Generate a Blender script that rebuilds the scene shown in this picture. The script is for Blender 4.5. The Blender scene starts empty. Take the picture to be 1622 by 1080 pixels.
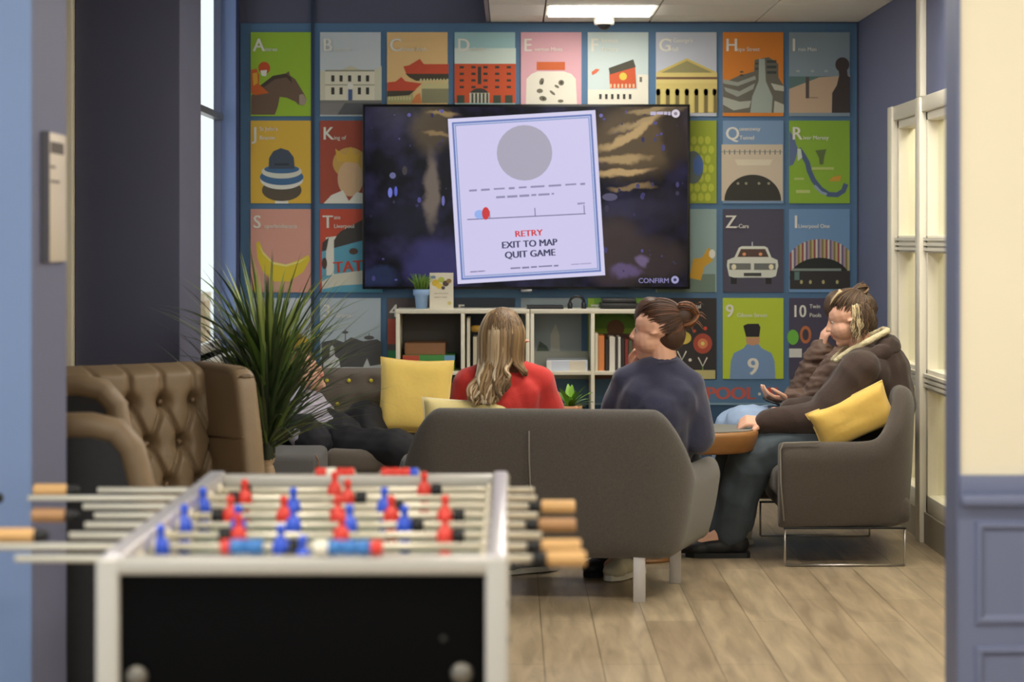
import bpy, bmesh, math, random
from mathutils import Vector, Matrix, noise, Quaternion
R = math.radians
V = Vector
scene = bpy.context.scene
col = scene.collection

# ------------------------------------------------------------ camera
F = 3400.0            # focal length in pixels of the 1622 wide frame
EYE = 1.39            # camera height
HX, HY = 811.0, 378.0 # vanishing point of the room's depth direction
cam = bpy.data.cameras.new('camera')
cam.sensor_width = 36.0
cam.lens = F / 1622.0 * 36.0
cam.shift_y = -(540.0 - HY) / 1622.0
cam.clip_start = 0.05
cam.clip_end = 200
cam.dof.use_dof = True
cam.dof.focus_distance = 9.6
cam.dof.aperture_fstop = 2.9
camo = bpy.data.objects.new('camera', cam)
camo.location = (0, 0, EYE)
camo.rotation_euler = (R(90), 0, 0)
col.objects.link(camo)
scene.camera = camo

# ------------------------------------------------------------ exposure and world
vs = scene.view_settings
vs.view_transform = 'Standard'
vs.look = 'None'
vs.gamma = 1.0
vs.exposure = 1.15
vs.use_curve_mapping = False
world = bpy.data.worlds.new('world')
scene.world = world
world.use_nodes = True
wn = world.node_tree
bg = wn.nodes['Background']
bg.inputs[0].default_value = (0.93, 0.98, 1.0, 1)
bg.inputs[1].default_value = 0.6

PANEL = 12.5           # strength of the ceiling light panels
PANEL_COL = (1.0, 0.95, 0.86)

# ------------------------------------------------------------ helpers
def P(px, py, Y):
    return V(((px - HX) * Y / F, Y, EYE - (py - HY) * Y / F))

def lin(c):
    return tuple((x / 255 / 12.92) if x / 255 <= 0.04045 else ((x / 255 + 0.055) / 1.055) ** 2.4 for x in c[:3])

MATS = {}
def mat(name, rgb, rough=0.6, metal=0.0, emit=0.0, noise_amt=0.0, noise_scale=30.0, bump=0.0, bump_scale=200.0, sheen=0.0, spec=0.5, stretch=None, alpha=1.0, coat=0.0):
    if name in MATS: return MATS[name]
    m = bpy.data.materials.new(name); m.use_nodes = True
    nt = m.node_tree; b = nt.nodes['Principled BSDF']
    c = lin(rgb) + (1,)
    b.inputs['Base Color'].default_value = c
    b.inputs['Roughness'].default_value = rough
    b.inputs['Metallic'].default_value = metal
    b.inputs['Specular IOR Level'].default_value = spec
    if coat: b.inputs['Coat Weight'].default_value = coat
    if sheen:
        b.inputs['Sheen Weight'].default_value = sheen
    if emit:
        b.inputs['Base Color'].default_value = (.012, .012, .014, 1)
        b.inputs['Emission Color'].default_value = c
        b.inputs['Emission Strength'].default_value = emit
    tc = None
    if noise_amt or bump:
        tc = nt.nodes.new('ShaderNodeTexCoord')
        src = tc.outputs['Object']
        if stretch:
            mp = nt.nodes.new('ShaderNodeMapping'); mp.inputs['Scale'].default_value = stretch
            nt.links.new(src, mp.inputs[0]); src = mp.outputs[0]
    if noise_amt:
        n = nt.nodes.new('ShaderNodeTexNoise'); n.inputs['Scale'].default_value = noise_scale
        n.inputs['Detail'].default_value = 4
        nt.links.new(src, n.inputs['Vector'])
        mx = nt.nodes.new('ShaderNodeMix'); mx.data_type = 'RGBA'
        mx.inputs[6].default_value = tuple(min(1, x * (1 - noise_amt)) for x in c[:3]) + (1,)
        mx.inputs[7].default_value = tuple(min(1, x * (1 + noise_amt)) for x in c[:3]) + (1,)
        nt.links.new(n.outputs['Fac'], mx.inputs[0])
        if not emit: nt.links.new(mx.outputs[2], b.inputs['Base Color'])
        else: nt.links.new(mx.outputs[2], b.inputs['Emission Color'])
    if bump:
        n2 = nt.nodes.new('ShaderNodeTexNoise'); n2.inputs['Scale'].default_value = bump_scale
        nt.links.new(src, n2.inputs['Vector'])
        bp = nt.nodes.new('ShaderNodeBump'); bp.inputs['Strength'].default_value = bump
        bp.inputs['Distance'].default_value = 0.004
        nt.links.new(n2.outputs['Fac'], bp.inputs['Height'])
        nt.links.new(bp.outputs[0], b.inputs['Normal'])
    MATS[name] = m
    return m

def tag(o, label=None, cat=None, group=None, kind=None):
    if label: o['label'] = label
    if cat: o['category'] = cat
    if group: o['group'] = group
    if kind: o['kind'] = kind
    return o

def empty(name, loc, label=None, cat=None, group=None):
    o = bpy.data.objects.new(name, None)
    o.empty_display_size = 0.1
    o.location = loc
    col.objects.link(o)
    tag(o, label, cat, group)
    return o

def worldmat(o):
    m = Matrix.Translation(o.location) @ o.rotation_euler.to_matrix().to_4x4()
    if o.parent:
        m = worldmat(o.parent) @ o.matrix_parent_inverse @ m
    return m

def attach(o, parent):
    """parent o keeping its geometry where it is in the world"""
    o.parent = parent
    o.matrix_parent_inverse = worldmat(parent).inverted()

class MB:
    """collects shapes and links them as ONE mesh object"""
    def __init__(s):
        s.v = []; s.f = []; s.m = []; s.sm = []; s.mats = []
    def mi(s, m):
        if m not in s.mats: s.mats.append(m)
        return s.mats.index(m)
    def add(s, verts, faces, m, smooth=False, M=None):
        b = len(s.v); i = s.mi(m)
        for p in verts:
            p = V(p)
            s.v.append(M @ p if M is not None else p)
        for f in faces:
            s.f.append(tuple(b + k for k in f)); s.m.append(i); s.sm.append(smooth)
        return s
    def bm(s, bm_, m, smooth=False, M=None):
        bm_.verts.ensure_lookup_table()
        for k, v in enumerate(bm_.verts): v.index = k
        s.add([v.co.copy() for v in bm_.verts], [[v.index for v in f.verts] for f in bm_.faces], m, smooth, M)
        bm_.free(); return s
    def box(s, c, d, m, bev=0.0, seg=2, rot=None, smooth=None):
        b = bmesh.new(); bmesh.ops.create_cube(b, size=1.0)
        for v in b.verts: v.co = V((v.co.x * d[0], v.co.y * d[1], v.co.z * d[2]))
        if bev:
            bmesh.ops.bevel(b, geom=list(b.edges), offset=min(bev, min(d) * 0.49), segments=seg, profile=0.5, affect='EDGES')
        M = Matrix.Translation(V(c))
        if rot is not None: M = M @ (rot if isinstance(rot, Matrix) else Matrix.Rotation(rot, 4, 'Z'))
        return s.bm(b, m, bool(bev) if smooth is None else smooth, M)
    def bx(s, x0, x1, y0, y1, z0, z1, m, bev=0.0, seg=2):
        return s.box(((x0 + x1) / 2, (y0 + y1) / 2, (z0 + z1) / 2), (abs(x1 - x0), abs(y1 - y0), abs(z1 - z0)), m, bev, seg)
    def tube(s, pts, rad, m, n=10, caps=True, flat=1.0, up=None):
        pts = [V(p) for p in pts]
        if not hasattr(rad, '__len__'): rad = [rad] * len(pts)
        vs_, fs = [], []
        prev = None
        for i, p in enumerate(pts):
            t = (pts[min(i + 1, len(pts) - 1)] - pts[max(i - 1, 0)]).normalized()
            if prev is None:
                a = V(up) if up is not None else (V((0, 0, 1)) if abs(t.z) < 0.9 else V((1, 0, 0)))
                x = t.cross(a).normalized()
            else:
                x = (prev - t * prev.dot(t)).normalized()
            y = x.cross(t).normalized(); prev = x
            for k in range(n):
                an = 2 * math.pi * k / n
                vs_.append(p + x * math.cos(an) * rad[i] + y * math.sin(an) * rad[i] * flat)
        for i in range(len(pts) - 1):
            for k in range(n):
                a = i * n + k; b = i * n + (k + 1) % n
                fs.append((a, b, b + n, a + n))
        if caps:
            fs.append(tuple(range(n))[::-1]); fs.append(tuple((len(pts) - 1) * n + k for k in range(n)))
        return s.add(vs_, fs, m, True)
    def lathe(s, prof, m, n=24, M=None, smooth=True):
        """prof: (r, z) from bottom to top, closed at both ends"""
        vs_, fs = [], []
        for r, z in prof:
            for k in range(n):
                a = 2 * math.pi * k / n
                vs_.append(V((r * math.cos(a), r * math.sin(a), z)))
        for i in range(len(prof) - 1):
            for k in range(n):
                a = i * n + k; b = i * n + (k + 1) % n
                fs.append((a, b, b + n, a + n))
        fs.append(tuple(range(n))[::-1]); fs.append(tuple((len(prof) - 1) * n + k for k in range(n)))
        return s.add(vs_, fs, m, smooth, M)
    def ell(s, c, r, m, n=16, rot=None):
        M = Matrix.Translation(V(c))
        if rot is not None: M = M @ rot.to_4x4()
        b = bmesh.new(); bmesh.ops.create_uvsphere(b, u_segments=n, v_segments=max(6, n // 2 + 2), radius=1.0)
        for v in b.verts: v.co = V((v.co.x * r[0], v.co.y * r[1], v.co.z * r[2]))
        return s.bm(b, m, True, M)
    def cap(s, p1, r1, p2, r2, m, n=14):
        """tapered capsule"""
        p1, p2 = V(p1), V(p2); d = (p2 - p1); L = d.length
        if L < 1e-6: return s.ell(p1, (r1, r1, r1), m, n)
        d.normalize(); pts, rad = [], []
        for a in (80, 55, 30, 10): pts.append(p1 - d * r1 * math.sin(R(a))); rad.append(r1 * math.cos(R(a)))
        for t in (0.1, 0.3, 0.5, 0.7, 0.9): pts.append(p1 + d * L * t); rad.append(r1 + (r2 - r1) * t)
        for a in (10, 30, 55, 80): pts.append(p2 + d * r2 * math.sin(R(a))); rad.append(r2 * math.cos(R(a)))
        return s.tube(pts, rad, m, n)
    def prism(s, pts, z0, z1, m, M=None, smooth=False):
        n = len(pts)
        vs_ = [V((x, y, z0)) for x, y in pts] + [V((x, y, z1)) for x, y in pts]
        fs = [tuple(range(n))[::-1], tuple(range(n, 2 * n))] + [(k, (k + 1) % n, (k + 1) % n + n, k + n) for k in range(n)]
        return s.add(vs_, fs, m, smooth, M)
    def build(s, name, parent=None, subsurf=0):
        me = bpy.data.meshes.new(name)
        me.from_pydata([tuple(v) for v in s.v], [], s.f)
        for m in s.mats: me.materials.append(m)
        for p, i, sm in zip(me.polygons, s.m, s.sm):
            p.material_index = i; p.use_smooth = sm
        me.update()
        o = bpy.data.objects.new(name, me); col.objects.link(o)
        if subsurf:
            md = o.modifiers.new('sub', 'SUBSURF'); md.levels = subsurf; md.render_levels = subsurf
        if parent: attach(o, parent)
        return o

def recalc(o):
    b = bmesh.new(); b.from_mesh(o.data); bmesh.ops.recalc_face_normals(b, faces=b.faces); b.to_mesh(o.data); b.free()

def blob(name, mb, parent=None, voxel=0.008, smooth=4, wrinkle=0.0, wscale=14.0, colour=None, wdir=None):
    """weld the overlapping closed shapes of mb into one continuous skin"""
    o = mb.build(name)
    m0 = mb.mats[0]
    r = o.modifiers.new('r', 'REMESH'); r.mode = 'VOXEL'; r.voxel_size = voxel; r.use_smooth_shade = True
    if smooth:
        sm = o.modifiers.new('s', 'SMOOTH'); sm.iterations = smooth; sm.factor = 0.5
    dg = bpy.context.evaluated_depsgraph_get(); dg.update()
    me = bpy.data.meshes.new_from_object(o.evaluated_get(dg))
    o.modifiers.clear(); old = o.data; o.data = me; bpy.data.meshes.remove(old)
    me.name = name
    if wrinkle:
        ns = [v.normal.copy() for v in me.vertices]
        for v, nrm in zip(me.vertices, ns):
            q = v.co * wscale
            if wdir: q = V((q.x * wdir[0], q.y * wdir[1], q.z * wdir[2]))
            a = 1 - abs(noise.noise(q)) * 2.2
            b_ = noise.noise(q * 2.3 + V((5, 2, 7)))
            v.co += nrm * wrinkle * (a * 0.7 + b_ * 0.5)
    me.materials.clear(); me.materials.append(m0)
    if colour:
        mats2, fn = colour
        for m in mats2: me.materials.append(m)
        for p in me.polygons: p.material_index = fn(p.center)
    for p in me.polygons: p.use_smooth = True
    me.update()
    if parent: attach(o, parent)
    return o

def text_geo(txt, size=1.0, bold=0.0):
    cu = bpy.data.curves.new('t', 'FONT'); cu.body = txt; cu.size = size; cu.offset = bold; cu.resolution_u = 3
    o = bpy.data.objects.new('t', cu); col.objects.link(o)
    dg = bpy.context.evaluated_depsgraph_get(); dg.update()
    me = bpy.data.meshes.new_from_object(o.evaluated_get(dg))
    vs_ = [v.co.copy() for v in me.vertices]; fs = [tuple(p.vertices) for p in me.polygons]
    bpy.data.objects.remove(o); bpy.data.curves.remove(cu); bpy.data.meshes.remove(me)
    return vs_, fs

CAPH = 0.729  # cap height of the built-in face relative to its size
class Flat:
    """a printed sheet: layers of coloured shapes on a thin slab, measured in the photo's pixels at depth Y"""
    def __init__(s, Y, crop=None, emit=0.0, gap=0.00035, pre='print'):
        s.Y = Y; s.k = 0; s.mb = MB(); s.crop = crop; s.emit = emit; s.gap = gap; s.pre = pre
    def pt(s, x, y):
        if s.crop:
            x = s.crop[0] + x / s.crop[2]; y = s.crop[1] + y / s.crop[2]
        p = P(x, y, s.Y); p.y = s.Y - s.gap * s.k; return p
    def m(s, c):
        if isinstance(c, bpy.types.Material): return c
        if s.emit: return mat('screen_%d_%d_%d' % c, c, rough=0.3, emit=s.emit, spec=0.2)
        return mat('ink_%d_%d_%d' % c, tuple(int(x * .87 + 19) for x in c), rough=0.55, spec=0.25)
    def slab(s, x0, y0, x1, y1, c, th=0.006):
        a = s.pt(x0, y0); b = s.pt(x1, y1)
        s.mb.bx(a.x, b.x, s.Y, s.Y + th, b.z, a.z, s.m(c)); s.k += 1; return s
    def poly(s, pts, c, bump=True):
        s.mb.add([s.pt(*p) for p in pts], [tuple(range(len(pts)))], s.m(c))
        if bump: s.k += 1
        return s
    def rect(s, x0, y0, x1, y1, c, bump=True): return s.poly([(x0, y0), (x1, y0), (x1, y1), (x0, y1)], c, bump)
    def oval(s, cx, cy, rx, ry, c, a0=0, a1=360, bump=True, rot=0):
        n = 28; pts = []
        full = (a1 - a0) >= 360
        for k in range(n + (0 if full else 1)):
            a = R(a0 + (a1 - a0) * k / n); x, y = rx * math.cos(a), -ry * math.sin(a)
            pts.append((cx + x * math.cos(rot) - y * math.sin(rot), cy + x * math.sin(rot) + y * math.cos(rot)))
        return s.poly(pts, c, bump)
    def stroke(s, pts, w, c):
        L, Rr = [], []
        for i, p in enumerate(pts):
            a = pts[max(i - 1, 0)]; b = pts[min(i + 1, len(pts) - 1)]
            dx, dy = b[0] - a[0], b[1] - a[1]; l = math.hypot(dx, dy) or 1
            nx, ny = -dy / l * w / 2, dx / l * w / 2
            L.append((p[0] + nx, p[1] + ny)); Rr.append((p[0] - nx, p[1] - ny))
        for i in range(len(pts) - 1): s.poly([L[i], L[i + 1], Rr[i + 1], Rr[i]], c, False)
        s.k += 1; return s
    def text(s, txt, x, y, h, c, rot=0.0, bold=0.0, align='l', sx=1.0, hw=None):
        """left end x, baseline y, cap height h"""
        vs_, fs = text_geo(txt, h / CAPH, 0.0)
        if not vs_: return s
        w = max(v.x for v in vs_)
        if hw: sx = hw / w
        off = {'l': 0, 'c': -w * sx / 2, 'r': -w * sx}[align]
        out = []
        for v in vs_:
            X, Y_ = (v.x * sx + off), -v.y
            out.append(s.pt(x + X * math.cos(rot) - Y_ * math.sin(rot), y + X * math.sin(rot) + Y_ * math.cos(rot)))
        for j in ((-1, 0, 1) if bold else (0,)):   # heavier type: the same letters struck a hair apart
            sh = V((j * bold * 1.6 * h * s.Y / F / (s.crop[2] if s.crop else 1.0), -s.gap * (j + 1), 0))
            s.mb.add([v + sh for v in out], fs, s.m(c)); s.k += 1
        return s
    def dashes(s, x, y, w, h, c, n=5, rot=0.0, seed=1):
        """a line of print too small to read"""
        rnd = random.Random(seed); pos = 0.0
        while pos < w:
            l = min(w - pos, w / n * rnd.uniform(0.5, 1.2))
            a = (x + pos * math.cos(rot), y + pos * math.sin(rot)); b = (x + (pos + l) * math.cos(rot), y + (pos + l) * math.sin(rot))
            t = h * rnd.uniform(0.7, 1.0)
            s.poly([a, b, (b[0], b[1] + t), (a[0], a[1] + t)], c, False); pos += l + w * 0.035
        s.k += 1; return s
    def build(s, name, parent=None):
        return s.mb.build(name, parent)
# ------------------------------------------------------------ materials of the room
blue_wall = mat('blue_paint', (100, 106, 136), 0.75, noise_amt=0.04, noise_scale=3)
blue_trim = mat('blue_gloss', (108, 116, 146), 0.5)
hall_blue = mat('hall_blue_paint', (112, 134, 174), 0.6, noise_amt=0.03, noise_scale=3)
slate = mat('slate_paint', (90, 91, 112), 0.75, noise_amt=0.05, noise_scale=3)
jambm = mat('jamb_paint', (110, 113, 142), 0.6)
mural = mat('mural_blue', (80, 116, 150), 0.6, noise_amt=0.04, noise_scale=4)
cream = mat('cream_paint', (238, 228, 202), 0.7, noise_amt=0.02, noise_scale=4)
white_gloss = mat('white_gloss', (232, 226, 208), 0.35)
tile_m = mat('ceiling_tile', (250, 246, 234), 0.9, noise_amt=0.03, noise_scale=120)
plaster = mat('plaster', (205, 200, 190), 0.9)
dark_soffit = mat('dark_soffit', (92, 92, 100), 0.8)
glow = mat('lamp_glow', (255, 247, 232), emit=PANEL)
glow_soft = mat('lamp_glow_soft', (255, 247, 232), emit=6.5)
glow_soft.node_tree.nodes['Principled BSDF'].inputs['Emission Color'].default_value = PANEL_COL + (1,)
glow.node_tree.nodes['Principled BSDF'].inputs['Emission Color'].default_value = PANEL_COL + (1,)
black_plastic = mat('black_plastic', (18, 18, 20), 0.4)
grey_metal = mat('grey_metal', (150, 150, 150), 0.35, metal=0.8)

def glass_mat():
    m = bpy.data.materials.new('window_glass'); m.use_nodes = True
    nt = m.node_tree; nt.nodes.clear()
    o = nt.nodes.new('ShaderNodeOutputMaterial'); mx = nt.nodes.new('ShaderNodeMixShader')
    t = nt.nodes.new('ShaderNodeBsdfTransparent'); g = nt.nodes.new('ShaderNodeBsdfGlossy')
    g.inputs['Roughness'].default_value = 0.03; mx.inputs[0].default_value = 0.08
    t.inputs[0].default_value = (0.94, 0.96, 0.95, 1)
    nt.links.new(t.outputs[0], mx.inputs[1]); nt.links.new(g.outputs[0], mx.inputs[2]); nt.links.new(mx.outputs[0], o.inputs[0])
    return m
glass = glass_mat()

def wood_floor():
    m = bpy.data.materials.new('oak_planks'); m.use_nodes = True
    nt = m.node_tree; b = nt.nodes['Principled BSDF']; L = nt.links.new
    tc = nt.nodes.new('ShaderNodeTexCoord')
    mp = nt.nodes.new('ShaderNodeMapping'); mp.inputs['Rotation'].default_value = (0, 0, R(90)); mp.inputs['Location'].default_value = (0.3, 0.085, 0)
    br = nt.nodes.new('ShaderNodeTexBrick'); br.offset = 0.37; br.inputs['Scale'].default_value = 1
    br.inputs['Brick Width'].default_value = 1.25; br.inputs['Row Height'].default_value = 0.19
    br.inputs['Mortar Size'].default_value = 0.003; br.inputs['Mortar Smooth'].default_value = 0.3
    br.inputs['Color1'].default_value = lin((184, 167, 138)) + (1,); br.inputs['Color2'].default_value = lin((166, 148, 121)) + (1,)
    br.inputs['Mortar'].default_value = lin((134, 118, 96)) + (1,)
    L(tc.outputs['Object'], mp.inputs[0]); L(mp.outputs[0], br.inputs['Vector'])
    mp2 = nt.nodes.new('ShaderNodeMapping'); mp2.inputs['Scale'].default_value = (9, 1.1, 1)
    n = nt.nodes.new('ShaderNodeTexNoise'); n.inputs['Scale'].default_value = 2.2; n.inputs['Detail'].default_value = 6; n.inputs['Distortion'].default_value = 0.6
    L(tc.outputs['Object'], mp2.inputs[0]); L(mp2.outputs[0], n.inputs['Vector'])
    cr = nt.nodes.new('ShaderNodeValToRGB'); cr.color_ramp.elements[0].position = 0.3; cr.color_ramp.elements[1].position = 0.72
    cr.color_ramp.elements[0].color = (0.58, 0.55, 0.53, 1); cr.color_ramp.elements[1].color = (1.16, 1.14, 1.12, 1)
    L(n.outputs['Fac'], cr.inputs[0])
    mx = nt.nodes.new('ShaderNodeMix'); mx.data_type = 'RGBA'; mx.blend_type = 'MULTIPLY'; mx.inputs[0].default_value = 0.9
    L(br.outputs['Color'], mx.inputs[6]); L(cr.outputs[0], mx.inputs[7]); L(mx.outputs[2], b.inputs['Base Color'])
    b.inputs['Roughness'].default_value = 0.32
    return m
floor_m = wood_floor()

def struct(name, mb, parent=None):
    o = mb.build(name, parent)
    if not parent: o['kind'] = 'structure'
    return o

YB = 11.72            # back wall
XR, XL = 1.893, -1.49 # side walls
ZC = 2.573            # tile ceiling
YO = 5.0              # wall with the wide opening
struct('floor', MB().bx(-3.2, 3.4, -3.5, 12.2, -0.1, 0, floor_m))
struct('wall_back', MB().bx(XL - .12, 3.4, YB, YB + 0.2, 0, 3.4, slate))
# the blue printed mural panel on the back wall
mm = MB(); a = P(381, 37, YB); b_ = P(1357, 638, YB)
mm.bx(a.x, b_.x, YB - 0.008, YB, b_.z, a.z, mural)
c_ = P(1357, 641, YB)
mm.bx(a.x, b_.x, YB - 0.012, YB, c_.z, b_.z, mat('rail_blue', (120, 150, 168), 0.5))
mm.bx(a.x, b_.x, YB - 0.006, YB, 0.10, c_.z, mat('mural_lower', (36, 72, 104), 0.6))
tag(struct('trim_1', mm), kind='structure')
t = MB(); a = P(493, 0, YB); b_ = P(498, 600, YB)
t.bx(a.x, b_.x, YB - 0.018, YB - 0.006, 0.1, 3.3, mat('joint_strip', (36, 52, 78), 0.5)); struct('trim_2', t)
struct('baseboard_back', MB().bx(XL, XR, YB - 0.02, YB, 0, 0.1, white_gloss, 0.004))

# tile ceiling on the right, a taller dark ceiling on the left
cm = MB(); XE = -0.12
seamx = [0.17 + 0.58 * k for k in range(4)]
ysm = [10.84 - 0.58 * k for k in range(-1, 11)]
xs = [XE] + [x for x in seamx if x < XR] + [XR]
ys = sorted([YB] + [y for y in ysm if y < YB - 0.05] + [YO + 0.13])
lamps = {(1, 10.84), (1, 8.52), (3, 8.52), (1, 6.2), (3, 6.2)}
lampcells = []
for i in range(len(xs) - 1):
    for j in range(len(ys) - 1):
        x0, x1, y0, y1 = xs[i] + .004, xs[i + 1] - .004, ys[j] + .004, ys[j + 1] - .004
        hit = any(i == li and abs(ys[j] - ly) < 0.05 for li, ly in lamps)
        if hit: lampcells.append((x0, x1, y0, y1))
        else: cm.bx(x0, x1, y0, y1, ZC, ZC + 0.03, tile_m)
cm.bx(XE, XR, YO + 0.13, YB, ZC + 0.03, ZC + 0.06, mat('ceiling_grid', (120, 112, 100), 0.8))
cm.bx(XE - 0.02, XE, YO + 0.13, YB, ZC, ZC + 0.30, mat('raft_edge', (150, 145, 150), 0.7))
struct('ceiling', cm)
struct('ceiling_upper', MB().bx(-2.7, XE, YO, YB + .1, 3.3, 3.4, dark_soffit))
lamp_lab = ['recessed ceiling light panel glowing nearest the poster wall', 'recessed ceiling light panel over the seated group', 'recessed ceiling light panel over the right sofa',
            'recessed ceiling light panel over the football table', 'recessed ceiling light panel near the right window']
for i, (x0, x1, y0, y1) in enumerate(sorted(lampcells, key=lambda c: (-c[2], c[0]))):
    e = empty('ceiling_light', ((x0 + x1) / 2, (y0 + y1) / 2, ZC), lamp_lab[i], 'light')
    f = MB()
    f.bx(x0, x1, y0, y0 + .012, ZC - .004, ZC + .03, white_gloss); f.bx(x0, x1, y1 - .07, y1, ZC - .004, ZC + .03, white_gloss)
    f.bx(x0, x0 + .02, y0 + .012, y1 - .07, ZC - .004, ZC + .03, white_gloss); f.bx(x1 - .02, x1, y0 + .012, y1 - .07, ZC - .004, ZC + .03, white_gloss)
    f.build('light_frame', e)
    MB().bx(x0 + .02, x1 - .02, y0 + .012, y1 - .07, ZC - .012, ZC + .02, glow_soft if y0 > 10 else glow).build('diffuser', e)

# ------------------------------------------------------------ right wall with tall glazed windows
wt = MB()
WY0, WY1, WZ = 5.6, 10.66, 2.04
wt.bx(XR, XR + .12, WY1, YB, 0, 3.3, blue_wall)
wt.bx(XR, XR + .12, YO, WY1, WZ, 3.3, blue_wall)
wt.bx(XR, XR + .12, YO, WY0, 0, WZ, blue_wall)
struct('wall_right', wt)
mull = [10.60, 9.87, 9.14, 8.41, 7.68, 6.95, 6.22, 5.66]
wf = MB(); X0, X1 = XR - .02, XR + .10
wf.bx(X0, X1, WY0, WY1, WZ - .07, WZ, white_gloss, .004)
for k, y in enumerate(mull):
    w = .055
    wf.bx(X0 - .01, X1, y - w, y + w, .0, WZ, white_gloss, .004)
for k in range(len(mull) - 1):
    y1, y0 = mull[k] - .055, mull[k + 1] + .055
    # each light: own casement frame, two glazing rails, low base board
    for z0, z1 in ((1.93, 1.97), (1.325, 1.405), (.70, .795), (.14, .22)):
        wf.bx(X0 + .02, X1 - .02, y0, y1, z0, z1, white_gloss, .003)
    wf.bx(X0 + .02, X1 - .02, y0, y0 + .035, .14, WZ - .07, white_gloss, .003)
    wf.bx(X0 + .02, X1 - .02, y1 - .035, y1, .14, WZ - .07, white_gloss, .003)
    wf.bx(X0 + .01, X1, y0, y1, .0, .14, mat('kick_board', (150, 142, 124), .5))
w1 = struct('window_1', wf)
g = MB(); g.bx(XR + .045, XR + .05, WY0, WY1, .14, WZ - .07, glass); g.build('glass', w1)
b = MB()
for y0 in (9.93, 9.2, 8.47):
    for z in (1.335, .715):
        for q in range(3): b.bx(X0 + .005, X0 + .022, y0, y0 + .61, z + q * .023, z + q * .023 + .014, white_gloss)
b.build('grille', w1)
t = MB(); t.bx(XR - .03, XR, 9.80, 9.90, WZ, 3.3, white_gloss, .004); struct('trim_3', t)
# the bright room behind that glazing
ro = MB(); ro.bx(XR + 1.2, XR + 1.3, 5, 12.2, 0, 2.6, cream); ro.bx(XR + .12, XR + 1.3, 12.0, 12.1, 0, 2.6, cream); ro.bx(XR + .12, XR + 1.3, 4.9, 5.0, 0, 2.6, cream)
struct('wall_corridor', ro)
struct('ceiling_corridor', MB().bx(XR + .12, XR + 1.3, 5, 12.1, 2.6, 2.7, plaster))
corr = mat('corridor_glow', (255, 244, 214), emit=7.5)
lab3 = ['long ceiling light seen through the right hand glazing', 'second corridor ceiling light behind the glazing, nearer the hall']
for i, y in enumerate((10.2, 7.4)):
    e = empty('corridor_light', (XR + .7, y, 2.58), lab3[i], 'light'); MB().bx(XR + .5, XR + .9, y - .7, y + .7, 2.56, 2.6, corr).build('diffuser', e)
t = MB()
for y in (11.2, 10.1, 8.6): t.bx(XR + 1.16, XR + 1.2, y - .04, y + .04, 0, 2.6, mat('corridor_frame', (196, 188, 150), .6))
struct('trim_4', t)
struct('baseboard_right', MB().bx(XR - .02, XR, WY1 + .06, YB, 0, .1, white_gloss, .004))

# ------------------------------------------------------------ left side: window wall, pillar
wl = MB(); LY0, LY1 = 9.25, 11.62; LX = XL - .10
wl.bx(XL - .12, XL, LY1, YB, 0, 3.3, mat('deep_blue_paint', (70, 78, 120), .7))
wl.bx(XL - .12, XL, 8.97, LY0, 0, 3.3, slate)
wl.bx(XL - .12, XL, LY0, LY1, 0, .80, slate)
struct('wall_left', wl)
wf = MB()
wf.bx(LX - .02, LX + .02, LY0, LY1, .80, .85, white_gloss, .003); wf.bx(LX - .02, LX + .03, LY0, LY1, 2.03, 2.065, grey_metal, .003)
wf.bx(LX - .02, LX + .02, LY0, LY1, 3.2, 3.3, white_gloss)
for y in (LY0 + .02, 10.35, LY1 - .02): wf.bx(LX - .02, LX + .02, y - .02, y + .02, .8, 3.3, white_gloss if y < 11 else blue_trim)
wf.bx(XL - .10, XL - .004, LY1 - .012, LY1 - .002, .8, 3.3, mat('window_reveal', (136, 160, 214), .6))
w2 = struct('window_2', wf)
MB().bx(LX - .004, LX, LY0, LY1, .85, 3.2, glass).build('glass', w2)
MB().bx(LX - .02, XL + .05, LY0 - .03, LY1, .77, .80, white_gloss, .005).build('window_sill', w2)
struct('pillar_left', MB().bx(-1.71, -1.30, 8.40, 8.97, 0, 3.3, slate, .004)).name = 'wall_pillar'
t = MB(); t.bx(-1.775, -1.712, 8.36, 8.42, 0, 3.3, cream, .006); struct('trim_5', t)
struct('wall_left_return', MB().bx(-2.75, -1.775, 8.40, 8.5, 0, 3.3, slate))
struct('wall_left_side', MB().bx(-2.85, -2.75, YO, 8.5, 0, 3.3, slate))

# ------------------------------------------------------------ the opening wall in the foreground
ol = MB(); OX = -1.119
ol.bx(-3.2, OX - .001, YO, YO + .01, 0, 3.3, hall_blue)
ol.bx(-3.2, OX, YO + .01, YO + .39, 0, 3.3, jambm)
struct('wall_opening_left', ol)
ow = MB(); QX = 1.04
dz = 0.843
ow.bx(QX, 3.4, YO + .004, YO + .13, 0, 3.3, cream)
ow.bx(QX - .004, QX + .004, YO - .004, YO + .134, 0, 3.3, blue_trim)
ow.bx(QX, 3.4, YO - .006, YO + .004, 0, dz - .01, blue_trim)
struct('wall_opening_right', ow)
struct('wall_header', MB().bx(-3.2, 3.4, YO, YO + .13, 2.62, 3.3, cream))
t = MB()
t.bx(QX, 3.4, YO - .014, YO + .004, dz - .055, dz - .003, blue_trim, .003)
t.bx(QX, 3.4, YO - .036, YO + .004, dz - .075, dz - .045, blue_trim, .010)
struct('trim_6', t)
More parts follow.
